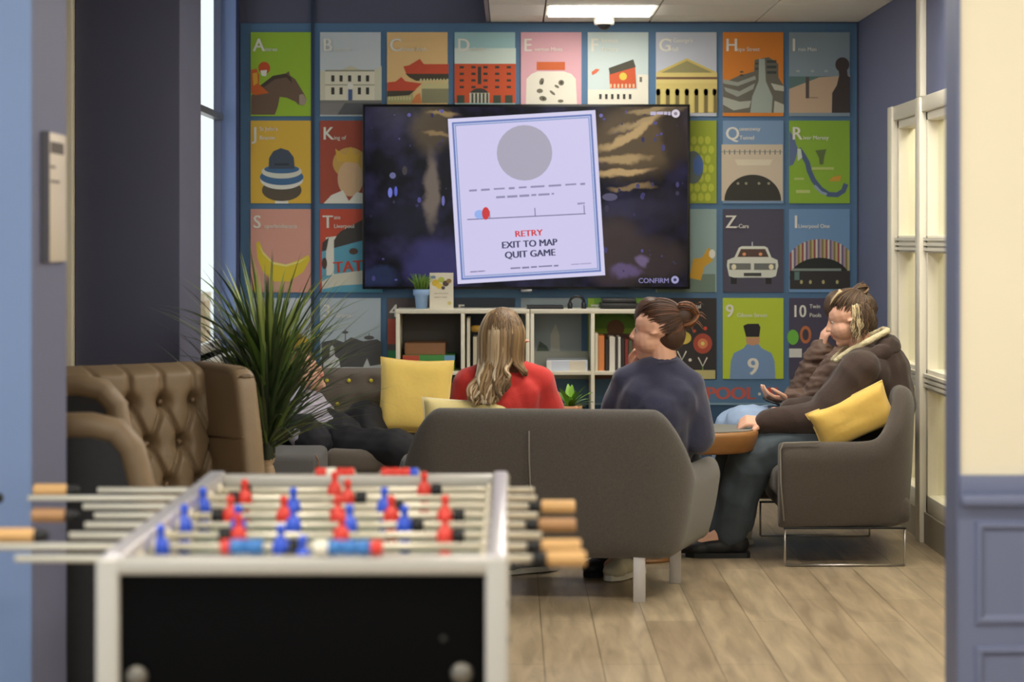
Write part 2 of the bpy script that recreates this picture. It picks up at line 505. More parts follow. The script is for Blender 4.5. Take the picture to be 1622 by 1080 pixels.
def panel_mould(x0, x1, z0, z1):
    # mitred moulding: outer rim, raised middle, inner rim
    w = .026; rings = [(0, -.005), (.006, -.014), (.014, -.016), (.026, -.006)]
    vs_ = []
    for d, y in rings: vs_ += [V((x0 + d, YO + y, z0 + d)), V((x1 - d, YO + y, z0 + d)), V((x1 - d, YO + y, z1 - d)), V((x0 + d, YO + y, z1 - d))]
    fs = [(i * 4 + k, i * 4 + (k + 1) % 4, i * 4 + 4 + (k + 1) % 4, i * 4 + 4 + k) for i in range(3) for k in range(4)]
    t2.add(vs_, fs, blue_trim)
t2 = MB()
for x0 in (QX + .035, QX + 1.0):
    panel_mould(x0, x0 + .85, .49, .735); panel_mould(x0, x0 + .85, .12, .445)
struct('trim_7', t2)
# hall
struct('ceiling_hall', MB().bx(-3.2, 3.4, -1.0, YO, 2.75, 2.85, plaster))
struct('wall_hall_right', MB().bx(3.3, 3.4, -3.5, YO, 0, 2.75, cream))
lh = ['hall ceiling light panel behind the camera, left row', 'hall ceiling light panel behind the camera, right row', 'hall ceiling light panel over the near left wall', 'hall ceiling light panel over the near right wall']
for i, (x, y) in enumerate(((-1.3, .8), (1.3, .8), (-1.0, 3.3), (1.3, 3.3))):
    e = empty('hall_light', (x, y, 2.73), lh[i], 'light'); MB().bx(x - .3, x + .3, y - .3, y + .3, 2.73, 2.75, glow).build('diffuser', e)

# sign sheet on the left jamb
e = empty('wall_notice', (OX, 5.22, 1.5), 'tall white notice plate on the left door jamb', 'sign')
sc_ = F / 5.2
s_ = MB(); s_.bx(OX, OX + .012, 5.105, 5.335, 1.39 - (415 - 378) / 652, 1.39 + (378 - 211) / 652, mat('notice_white', (226, 214, 196), .4), .003); s_.build('plate', e)
d_ = MB(); zt = 1.39 + (378 - 211) / 652
ink = mat('notice_ink', (96, 86, 80), .6)
for (y0, y1, z0, z1) in ((5.15, 5.30, .022, .05), (5.15, 5.20, .08, .086), (5.15, 5.25, .115, .121)):
    d_.bx(OX + .012, OX + .0128, y0, y1, zt - z1, zt - z0, ink)
d_.build('print', e)
MB().bx(OX, OX + .02, 5.095, 5.104, 1.39 - (415 - 378) / 652, zt, mat('notice_edge', (70, 68, 76), .5)).build('edge_strip', e)

# dome camera on the ceiling
c = P(957, 30, 11.42); e = empty('dome_camera', (c.x, 11.42, ZC), 'white dome security camera on ceiling above the posters', 'camera')
MB().lathe([(.052, 0), (.055, .012), (.055, .038), (.048, .045)], mat('camera_white', (226, 222, 212), .4), M=Matrix.Translation((c.x, 11.42, ZC - .045))).build('housing', e)
MB().ell((c.x, 11.42, ZC - .045), (.036, .036, .03), black_plastic).build('dome_lens', e)

# outside the left window: pavement, low wall and pale building
struct('ground_outside', MB().bx(-14, -2.9, 8.6, 24, -.3, -.05, mat('paving', (150, 146, 140), .9)))
bw = MB(); bw.bx(-5.2, -2.6, 18.2, 18.5, -.05, .86, mat('sandstone', (176, 150, 112), .9, noise_amt=.25, noise_scale=9)); bw.bx(-5.2, -2.6, 18.15, 18.55, .86, .93, mat('coping', (200, 180, 150), .9))
tag(bw.build('garden_wall'), 'low sandstone wall outside the left window', 'wall')
bb = MB(); bb.bx(-2.95, -2.5, 16.6, 17.0, -.05, .55, mat('brick_red', (150, 92, 80), .9, noise_amt=.3, noise_scale=14)); tag(bb.build('brick_pier'), 'red brick pier outside the left window', 'pier')
# ------------------------------------------------------------ the printed letter posters
YP = YB - 0.016
W_ = (240, 236, 222)
C1 = (380, 30, 3.244); C2 = (860, 30, 3.244); C3 = (380, 320, 3.176); C4 = (860, 320, 3.176)
COLX = [(397, 493), (507, 603), (613, 709), (720, 816), (825, 921), (931, 1027), (1039, 1135), (1145, 1241), (1250, 1346)]
ROWY = [(51, 184), (191, 322), (331, 463), (472, 600)]
def poster(ci, ri, bgc, letter, sub, draw, label, lc=W_, crop=None, bottom=None, y1x=None):
    x0, x1 = COLX[ci]; y0, y1 = ROWY[ri]
    f = Flat(YP)
    f.slab(x0, y0, x1, y1, bgc, 0.005)
    f.crop = crop
    def clipx(x): return x
    if draw: draw(f)
    f.crop = None
    h = 21 if len(letter) == 1 else 20
    f.text(letter, x0 + 4, y0 + 30, h, lc, bold=0.016, sx=0.95 if len(letter) == 1 else 0.85)
    lx = x0 + (22 if letter not in 'I1J' else 14) + (10 if len(letter) > 1 else 0)
    if letter == 'Q': lx += 4
    for k, s in enumerate(sub):
        yy = y0 + 30 - (len(sub) - 1 - k) * 14
        f.text(s, lx, yy, 6.5, lc, bold=0.01, sx=min(0.95, (x1 - 4 - lx) / (len(s) * 5.0)))
    o = f.build('alphabet_poster')
    tag(o, label, 'poster', 'alphabet posters printed across the back wall')
    return o
BRN = (110, 84, 66); DK = (52, 50, 46)
def dA(f):
    f.poly([(57, 392), (95, 375), (120, 330), (170, 295), (235, 280), (252, 268), (258, 290), (285, 310), (330, 385), (345, 420), (330, 445), (300, 440), (285, 425), (240, 405), (205, 400), (195, 450), (180, 492), (57, 492)], BRN)
    f.poly([(100, 345), (170, 292), (235, 280), (262, 300), (268, 330), (240, 300), (180, 310), (125, 350)], (70, 56, 46))
    f.poly([(305, 390), (325, 385), (345, 420), (330, 445), (305, 438)], (170, 150, 130))
    f.oval(125, 252, 30, 32, (206, 76, 34)); f.poly([(105, 265), (140, 262), (135, 295), (112, 292)], W_)
    f.poly([(57, 262), (85, 255), (100, 290), (98, 335), (140, 372), (150, 380), (80, 392), (57, 380)], (214, 96, 36))
    f.poly([(65, 280), (90, 275), (92, 330), (70, 345)], (232, 170, 50))
def dB(f):
    f.poly([(412, 262), (440, 275), (440, 420), (412, 430)], (216, 212, 186)); f.poly([(728, 240), (690, 262), (690, 420), (728, 430)], (216, 212, 186))
    f.rect(438, 262, 692, 418, (232, 226, 200)); f.poly([(520, 262), (570, 240), (620, 262)], (206, 200, 170))
    f.rect(438, 262, 692, 270, (150, 146, 124)); f.rect(438, 336, 692, 342, (170, 166, 142))
    for x in (470, 512, 556, 606, 648): f.rect(x, 290, x + 16, 322, DK, False)
    for x in (470, 512, 606, 648): f.rect(x, 352, x + 16, 388, DK, False)
    f.k += 1; f.rect(557, 362, 578, 418, (70, 90, 140)); f.oval(568, 345, 16, 16, W_)
    f.rect(412, 418, 728, 432, (120, 118, 112)); f.poly([(412, 432), (728, 432), (728, 492), (412, 492)], (128, 124, 122)); f.poly([(540, 432), (728, 432), (728, 492), (500, 492)], (84, 84, 88))
def roof(f, x0, x1, y, h):
    f.poly([(x0 - 12, y), (x0 + 20, y + h * .35), (x1, y + h * .25), (x1, y + h), (x0 + 12, y + h), (x0 - 5, y + h * .5)], (206, 74, 46))
def dC(f):
    f.rect(930, 330, 1072, 432, (206, 196, 140)); f.rect(935, 358, 1072, 432, (140, 136, 100))
    f.poly([(850, 280), (1072, 280), (1072, 312), (905, 318), (870, 300)], (66, 60, 46)); f.poly([(840, 244), (870, 238), (925, 205), (945, 232), (1072, 232), (1072, 282), (856, 282)], (206, 74, 46))
    for k in range(9): f.oval(930 + k * 17, 318, 6, 12, (216, 208, 150), bump=False)
    f.k += 1
    f.rect(757, 368, 890, 432, (188, 178, 120)); f.poly([(757, 366), (905, 362), (870, 392), (757, 400)], (66, 60, 46))
    f.poly([(757, 326), (800, 322), (830, 298), (850, 320), (935, 332), (895, 368), (757, 370)], (206, 74, 46))
    for k in range(8): f.oval(768 + k * 15, 408, 5, 10, (216, 208, 150), bump=False)
    f.k += 1; f.poly([(905, 392), (925, 380), (935, 432), (880, 432)], (226, 130, 70))
def dD(f):
    f.rect(1103, 150, 1418, 232, (214, 230, 220)); f.rect(1103, 230, 1418, 432, (206, 78, 38))
    for r in range(4):
        for x in (1140, 1200, 1262, 1322, 1382): f.rect(x - 11, 242 + r * 34, x + 11, 254 + r * 34, DK, False)
    f.rect(1222, 245, 1240, 335, DK, False); f.k += 1
    f.oval(1230, 392, 50, 36, DK); f.rect(1180, 380, 1282, 432, (206, 200, 176))
    for k in range(5): f.rect(1190 + k * 19, 382, 1200 + k * 19, 432, (60, 70, 66), False)
    for x in (1135, 1322, 1382): f.rect(x - 19, 392, x + 19, 432, (60, 70, 56), False)
    f.k += 1
def dE(f):
    f.crop = None
    f.poly([(833, 166), (834, 125), (842, 117), (852, 113), (893, 113), (905, 117), (912, 125), (914, 166)], (240, 234, 216))
    f.rect(850, 98, 895, 111, (212, 96, 44))
    for (x, y, w, h, r) in ((858, 129, 7, 11, 20), (855, 144, 10, 7, 0), (860, 156, 12, 8, 10), (875, 147, 11, 4, 40), (889, 131, 9, 9, 45), (882, 137, 8, 4, 30), (888, 160, 9, 5, 0)):
        f.oval(x, y, w / 2, h / 2, (110, 104, 86), rot=R(r), bump=False); 
    f.k += 1
    for (x, y, w, h) in ((859, 131, 3, 6), (889, 131, 4, 4), (861, 156, 4, 4)): f.oval(x, y, w / 2, h / 2, (60, 56, 48), bump=False)
    f.k += 1
def dF(f):
    f.crop = None
    f.rect(931, 142, 1027, 166, (240, 234, 214)); f.rect(1010, 118, 1027, 166, (240, 234, 214))
    f.poly([(965, 116), (1006, 103), (1008, 140), (966, 140)], (210, 84, 44)); f.poly([(964, 108), (1003, 94), (1007, 106), (966, 118)], (70, 66, 52))
    f.oval(987, 121, 6, 6, (226, 200, 70))
    for k in range(7): f.rect(966 + k * 6, 133, 969 + k * 6, 139, (236, 200, 160), False)
    for k in range(6): f.rect(949 + k * 9.4, 149, 953 + k * 9.4, 157, DK, False)
    f.rect(1013, 122, 1017, 130, (110, 104, 90), False); f.k += 1
    f.poly([(937, 114), (944, 109), (950, 110), (944, 116), (938, 119)], (222, 104, 66))
def dG(f):
    f.poly([(582, 275), (740, 202), (895, 275)], (214, 190, 96)); f.poly([(608, 276), (740, 215), (870, 276)], (150, 142, 92))
    f.rect(582, 276, 895, 358, (222, 200, 116)); f.rect(582, 298, 895, 310, (120, 84, 60)); f.rect(582, 312, 895, 330, (230, 210, 126), False)
    f.rect(582, 358, 895, 482, (212, 190, 104))
    for k in range(7):
        x = 592 + k * 49
        f.rect(x - (9 if k else 8), 362, x + (10 if k < 6 else 8), 482, (120, 106, 62), False); f.oval(x if 0 < k < 6 else x + (0 if k == 0 else -6), 376, 11, 18, DK, bump=False)
    f.k += 1
    for k in range(6): f.rect(606 + k * 49, 360, 626 + k * 49, 482, (226, 206, 120), False)
    f.k += 1
def dH(f):
    G = (158, 164, 150)
    f.poly([(925, 330), (1010, 290), (1085, 270), (1088, 210), (1160, 196), (1210, 230), (1210, 300), (1238, 345), (1238, 482), (925, 482)], (104, 100, 88))
    f.poly([(925, 310), (1000, 325), (1090, 292), (1095, 310), (1000, 345), (930, 332)], G, False); f.poly([(930, 350), (1010, 372), (1090, 330), (1080, 360), (1000, 400), (940, 372)], G)
    f.poly([(925, 400), (1010, 425), (1070, 420), (1060, 455), (980, 470), (925, 440)], (176, 180, 164))
    f.poly([(1110, 205), (1140, 205), (1145, 320), (1180, 400), (1175, 482), (1065, 482), (1075, 400), (1108, 320)], (164, 176, 164))
    for y in (212, 240, 268): f.rect(1150, y, 1200, y + 14, (60, 66, 62), False)
    for (y, x) in ((268, 1012), (285, 1012), (225, 1090), (252, 1090)): f.rect(x, y, x + 18, y + 8, (60, 66, 62), False)
    f.k += 1; f.poly([(1170, 330), (1238, 345), (1238, 372), (1190, 365)], (196, 196, 178), False); f.poly([(1190, 420), (1238, 440), (1238, 482), (1185, 482)], (190, 190, 172))
def dI(f):
    f.rect(1265, 295, 1578, 362, (92, 124, 120)); f.poly([(1265, 360), (1420, 300), (1578, 290), (1578, 482), (1265, 482)], (206, 176, 144))
    f.rect(1350, 298, 1368, 408, (86, 76, 70)); f.rect(1366, 402, 1414, 407, (150, 130, 110))
    f.oval(1538, 235, 36, 38, (62, 52, 50)); f.poly([(1515, 240), (1560, 240), (1565, 290), (1578, 300), (1578, 482), (1484, 482), (1486, 380), (1510, 340), (1522, 290)], (62, 52, 50))
    for x in (1310, 1385, 1455): f.oval(x, 268, 10, 6, (176, 186, 184), bump=False)
    f.k += 1
def dJ(f):
    N = (66, 76, 94)
    f.poly([(180, 948), (185, 905), (210, 890), (240, 905), (250, 948)], W_)
    f.oval(215, 880, 102, 56, (88, 76, 62)); f.oval(215, 826, 110, 50, (236, 234, 222)); f.oval(215, 812, 112, 42, (64, 104, 148)); f.oval(215, 784, 104, 36, (222, 222, 206))
    f.oval(215, 772, 90, 22, (64, 104, 148)); f.poly([(148, 770), (150, 715), (172, 680), (210, 664), (250, 676), (276, 710), (282, 770)], N); f.rect(178, 742, 252, 752, (50, 54, 60))
def dK(f):
    f.oval(565, 740, 88, 80, (214, 168, 84)); f.oval(568, 820, 66, 92, (222, 182, 138)); f.poly([(500, 730), (490, 665), (520, 690), (545, 700), (570, 655), (590, 700), (620, 690), (605, 740)], (226, 178, 66))
    f.poly([(430, 948), (470, 905), (530, 880), (560, 935), (600, 890), (660, 900), (700, 948)], W_)
def dP(f): 
    f.crop = None
    for r in range(7):
        for q in range(9):
            x = 1044 + q * 11 + (5.5 if r % 2 else 0); y = 222 + r * 15
            if x < 1128 and y < 314: f.oval(x, y, 4.6, 6.4, (196, 206, 60), bump=False)
    f.k += 1; f.oval(1098, 265, 16, 26, (96, 110, 104)); f.oval(1106, 262, 8, 16, (74, 110, 180))
def dQ(f):
    f.rect(918, 645, 1232, 935, (218, 200, 172)); 
    for k in range(12): f.rect(930 + k * 26, 672, 936 + k * 26, 696, (120, 124, 118), False)
    f.rect(918, 680, 1232, 684, (150, 150, 140), False); f.poly([(985, 722), (1180, 722), (1165, 752), (1000, 752)], (232, 220, 190))
    f.oval(1078, 934, 146, 134, (48, 46, 38), 0, 180)
    for x in (1002, 1044, 1110, 1160): f.oval(x, 845, 7, 7, (150, 146, 120), bump=False)
    f.k += 1
def dR(f):
    f.crop = None; s = lambda x, y: (1140 + x / 7.2, 180 + y / 7.2)
    f.poly([s(795, 190), s(850, 280), s(890, 400), s(870, 500), s(840, 580), s(795, 600)], (92, 112, 150))
    f.stroke([s(900, 400), s(960, 490), s(1000, 560), s(1020, 650), s(1070, 760), s(1150, 860), s(1240, 920), s(1340, 925), s(1410, 880), s(1440, 800)], 8, (72, 92, 128))
    f.poly([s(885, 400), s(925, 400), s(940, 500), s(890, 540)], (216, 226, 206)); f.poly([s(1090, 420), s(1215, 405), s(1190, 500), s(1180, 580), s(1140, 580), s(1130, 500)], (92, 112, 60))
    f.rect(*s(1050, 610), *s(1300, 640), (190, 206, 110), False); f.rect(*s(850, 730), *s(960, 755), (190, 206, 110), False); f.rect(*s(870, 870), *s(1030, 905), (196, 210, 120))
    f.poly([s(1240, 770), s(1290, 720), s(1390, 700), s(1370, 770)], (214, 160, 50)); f.stroke([s(1080, 820), s(1160, 900), s(1220, 920)], 4, (150, 170, 190))
def dS(f):
    Yl = (232, 204, 46)
    f.poly([(82, 205), (98, 198), (118, 250), (165, 300), (230, 315), (300, 290), (345, 265), (352, 290), (320, 350), (250, 400), (170, 400), (115, 350), (88, 280)], Yl)
    f.poly([(92, 210), (115, 262), (165, 312), (232, 326), (300, 304), (345, 275), (300, 296), (230, 314), (165, 300), (118, 250)], (244, 230, 130))
    f.oval(205, 425, 60, 22, (216, 170, 140)); f.oval(70, 430, 14, 30, (200, 190, 60), 270, 450)
def dT(f):
    f.crop = None
    f.poly([(510, 463), (510, 398), (575, 372), (606, 366), (606, 463)], (92, 168, 196)); f.poly([(510, 398), (540, 366), (606, 331), (606, 372)], (66, 62, 58))
    f.poly([(517, 436), (516, 376), (533, 374), (529, 381), (529, 436)], W_); f.poly([(510, 446), (530, 434), (606, 424), (606, 452), (540, 456), (510, 463)], (222, 220, 200))
    f.text('TATE', 529, 432, 18, (206, 66, 44), bold=0.03, rot=R(-4)); f.oval(560, 398, 7, 5, (90, 66, 56)); f.oval(514, 417, 4, 9, (80, 60, 54))
    f.poly([(511, 384), (521, 376), (517, 396), (510, 398)], (66, 62, 58)); f.poly([(510, 458), (540, 452), (575, 450), (606, 456), (606, 463), (510, 463)], (92, 168, 196))
def dY(f):
    f.crop = None
    f.rect(1041, 434, 1133, 463, (110, 132, 116)); f.poly([(1092, 440), (1098, 410), (1112, 408), (1122, 392), (1131, 400), (1128, 414), (1116, 422), (1110, 444)], (222, 168, 44)); f.oval(1128, 402, 5, 7, W_)
def dZ(f):
    wh = (228, 230, 214)
    f.rect(945, 372, 975, 412, (30, 30, 32)); f.rect(1120, 372, 1150, 412, (30, 30, 32))
    f.poly([(925, 320), (928, 292), (960, 278), (1150, 278), (1180, 292), (1184, 320), (1172, 372), (1150, 380), (960, 380), (936, 372)], wh)
    f.poly([(962, 280), (985, 230), (1000, 222), (1115, 222), (1130, 230), (1150, 280)], wh); f.poly([(978, 276), (996, 236), (1118, 236), (1136, 276)], (84, 62, 52))
    f.rect(1050, 200, 1056, 222, (190, 196, 206)); f.rect(938, 308, 1045, 340, (110, 112, 106)); f.rect(1062, 308, 1170, 340, (110, 112, 106)); f.oval(960, 326, 12, 14, (250, 240, 200)); f.oval(1148, 326, 12, 14, (250, 240, 200))
    f.rect(1010, 356, 1098, 372, (60, 60, 56)); f.oval(1012, 262, 9, 8, (240, 160, 110)); f.oval(1094, 262, 9, 8, (240, 160, 110))
def d1(f):
    cols = [(150, 70, 70), (216, 206, 190), (110, 90, 120), (176, 150, 160), (130, 120, 60), (190, 176, 120)]
    for k in range(30):
        x = 1242 + k * 10.0; h = 132 * math.sqrt(max(0.05, 1 - ((x - 1392) / 172) ** 2)); f.rect(x, 318 - h, x + 9.6, 360, cols[k % 6], False)
    f.k += 1; f.oval(1392, 388, 152, 108, (30, 34, 32), 0, 180); f.rect(1242, 345, 1545, 438, (44, 42, 40)); f.rect(1255, 334, 1500, 346, (130, 146, 136))
    f.rect(1265, 350, 1290, 392, (90, 120, 116))
    for x in (1300, 1345, 1410, 1480): f.oval(x, 402, 7, 10, (190, 180, 120), bump=False)
    f.k += 1
def d2(f):
    f.crop = None; f.rect(400, 560, 493, 600, (120, 116, 106)); f.poly([(440, 540), (470, 525), (493, 540), (493, 562), (440, 562)], (224, 176, 54))
def d3(f):
    f.poly([(412, 705), (480, 690), (520, 705), (560, 680), (620, 700), (690, 690), (714, 705), (714, 850), (412, 850)], (88, 86, 84))
    f.rect(528, 640, 533, 700, (88, 86, 84)); f.oval(530, 655, 16, 7, (88, 86, 84)); f.oval(650, 682, 26, 10, (88, 86, 84)); f.rect(648, 660, 652, 680, (88, 86, 84))
    f.poly([(420, 850), (420, 800), (450, 780), (455, 730), (465, 720), (475, 735), (478, 775), (500, 790), (505, 830), (620, 830), (640, 785), (655, 825), (714, 815), (714, 850)], (226, 228, 226))
def d4(f):
    f.crop = None; f.rect(614, 505, 660, 545, (190, 84, 66)); f.rect(614, 555, 670, 580, (64, 150, 90))
def d6(f):
    f.crop = None
    f.poly([(872, 600), (872, 530), (880, 512), (886, 530), (889, 600)], (186, 188, 176)); f.rect(838, 556, 932, 600, (168, 172, 160)); f.poly([(850, 556), (855, 540), (866, 548), (870, 556)], (84, 100, 88))
    f.rect(925, 472, 932, 600, (34, 60, 96)) if False else None
def d7(f):
    f.crop = None
    f.rect(941, 472, 1035, 520, (110, 160, 52)); f.oval(975, 520, 14, 14, (128, 84, 54)); f.stroke([(950, 500), (975, 486), (1005, 505)], 3, (80, 128, 40)); f.poly([(941, 528), (1035, 528), (1035, 600), (941, 600)], (104, 70, 54))
def d8(f):
    f.crop = None
    f.oval(1113, 544, 15, 16, (176, 70, 50)); f.oval(1113, 544, 8, 8, (226, 130, 80)); f.oval(1113, 544, 3, 3, (240, 220, 120))
    f.oval(1083, 535, 12, 10, (222, 196, 80)); f.poly([(1066, 532), (1078, 522), (1076, 545)], (220, 220, 200))
    for (x, y) in ((1080, 556), (1113, 566)): f.stroke([(x - 7, y), (x, y + 14), (x + 7, y)], 2, W_); f.stroke([(x, y + 14), (x, y + 30)], 2, (110, 140, 70))
    f.rect(1100, 586, 1133, 600, (196, 186, 120)); f.oval(1093, 570, 2.5, 2.5, W_); f.oval(1100, 524, 2.5, 2.5, (206, 70, 50)); f.oval(1117, 520, 3, 3, (206, 70, 50))
def d9(f):
    f.poly([(940, 890), (945, 800), (960, 760), (1010, 735), (1025, 715), (1085, 715), (1100, 735), (1150, 760), (1165, 800), (1170, 890)], (118, 152, 196))
    f.poly([(1020, 680), (1092, 680), (1088, 712), (1055, 722), (1025, 712)], (206, 150, 110)); f.poly([(1012, 640), (1008, 622), (1030, 612), (1085, 612), (1094, 630), (1088, 678), (1022, 678)], (34, 32, 34))
    f.text('9', 1055, 868, 88, W_, bold=0.02, align='c')
def d10(f):
    f.crop = None; f.oval(1256, 534, 9, 12, (110, 190, 60)); f.oval(1276, 530, 9, 14, (196, 110, 60)); f.oval(1276, 530, 5, 9, (60, 52, 66)); f.rect(1250, 552, 1270, 566, (226, 226, 214)); f.oval(1300, 560, 16, 12, (90, 90, 120))
PA = 'poster on the blue wall'
poster(0, 0, (156, 196, 48), 'A', ['intree'], dA, 'lime green letter A poster with brown racehorse and jockey', crop=C1)
poster(1, 0, (204, 212, 216), 'B', ['luecoat'], dB, 'pale grey letter B poster with a courtyard building', crop=C1)
poster(2, 0, (238, 196, 130), 'C', ['hinese Arch'], dC, 'peach letter C poster with red tiled pagoda roofs', crop=C1)
poster(3, 0, (160, 202, 204), 'D', ['ockside'], dD, 'pale teal letter D poster with a red warehouse', crop=C1)
poster(4, 0, (228, 172, 182), 'E', ['verton Mints'], dE, 'pink letter E poster with a jar of sweets')
poster(5, 0, (206, 222, 220), 'F', ['lorence', 'Factory'], dF, 'pale letter F poster with small orange house above the screen')
poster(6, 0, (196, 202, 214), 'G', ["t George's", 'Hall'], dG, 'grey letter G poster with yellow columned temple front', crop=C2)
poster(7, 0, (226, 130, 40), 'H', ['ope Street'], dH, 'orange letter H poster with grey stepped building', crop=C2)
poster(8, 0, (138, 158, 168), 'I', ['ron Men'], dI, 'grey blue letter I poster with dark figure on beach', crop=C2)
poster(0, 1, (232, 184, 60), 'J', ["St John's", 'Beacon'], dJ, 'yellow letter J poster with blue round tower top', crop=C1)
poster(1, 1, (168, 72, 52), 'K', ['ing of'], dK, 'brick red letter K poster with crowned head', crop=C1)
poster(6, 1, (160, 178, 44), 'P', [], dP, 'lime honeycomb poster mostly hidden behind the right edge of the television')
poster(7, 1, (124, 156, 192), 'Q', ['ueensway', 'Tunnel'], dQ, 'blue and sand letter Q poster with a dark tunnel arch', crop=C2)
poster(8, 1, (140, 184, 48), 'R', ['iver Mersey'], dR, 'green letter R poster with a blue river map')
poster(0, 2, (222, 158, 140), 'S', ['uperlambanana'], dS, 'salmon letter S poster with a yellow curved shape', crop=C3)
poster(1, 2, (206, 78, 54), 'T', ['ate', 'Liverpool'], dT, 'red and blue letter T poster with white column')
poster(6, 2, (150, 176, 172), 'Y', [], dY, 'grey green poster with yellow shape, half hidden behind the television')
poster(7, 2, (72, 68, 84), 'Z', ['-Cars'], dZ, 'dark grey letter Z poster with a white police car', crop=C4)
poster(8, 2, (110, 150, 192), '1', ['Liverpool One'], d1, 'blue number 1 poster with striped dome and dark arch', crop=C4)
poster(0, 3, (206, 214, 222), '2', [], d2, 'pale number 2 poster behind the tall spiky plant')
poster(1, 3, (190, 204, 212), '3', [' Graces'], d3, 'pale blue grey number 3 poster with city skyline', crop=C3)
poster(2, 3, (96, 84, 84), '4', [], d4, 'dark number 4 poster behind the left end of the shelf')
poster(3, 3, (44, 52, 64), '5', [], None, 'near black number 5 poster behind the red sweater person')
poster(4, 3, (150, 162, 166), '6', [], d6, 'grey number 6 poster seen through the open white shelf')
poster(5, 3, (150, 190, 50), '7', [], d7, 'green number 7 poster behind the upright books')
poster(6, 3, (44, 40, 38), '8', ['World Capital', 'of Pop'], d8, 'black number 8 poster with red and yellow flowers')
poster(7, 3, (190, 212, 50), '9', ['Gibson Street'], d9, 'lime number 9 poster with person in numbered blue shirt', crop=C4)
poster(8, 3, (70, 64, 84), '10', ['Twin', 'Pools'], d10, 'dark purple number 10 poster behind the hooded person')
f = Flat(YB - 0.009); f.text('POOL', 1118, 632, 20, (196, 84, 72), bold=0.04, hw=78); f.oval(1203, 624, 2.4, 2.4, (226, 226, 210)); f.text('AL', 1210, 632, 20, (196, 84, 72), bold=0.04, hw=29)
o = f.build('wall_lettering'); tag(o, 'red capital lettering on the blue wall below the posters', 'lettering')

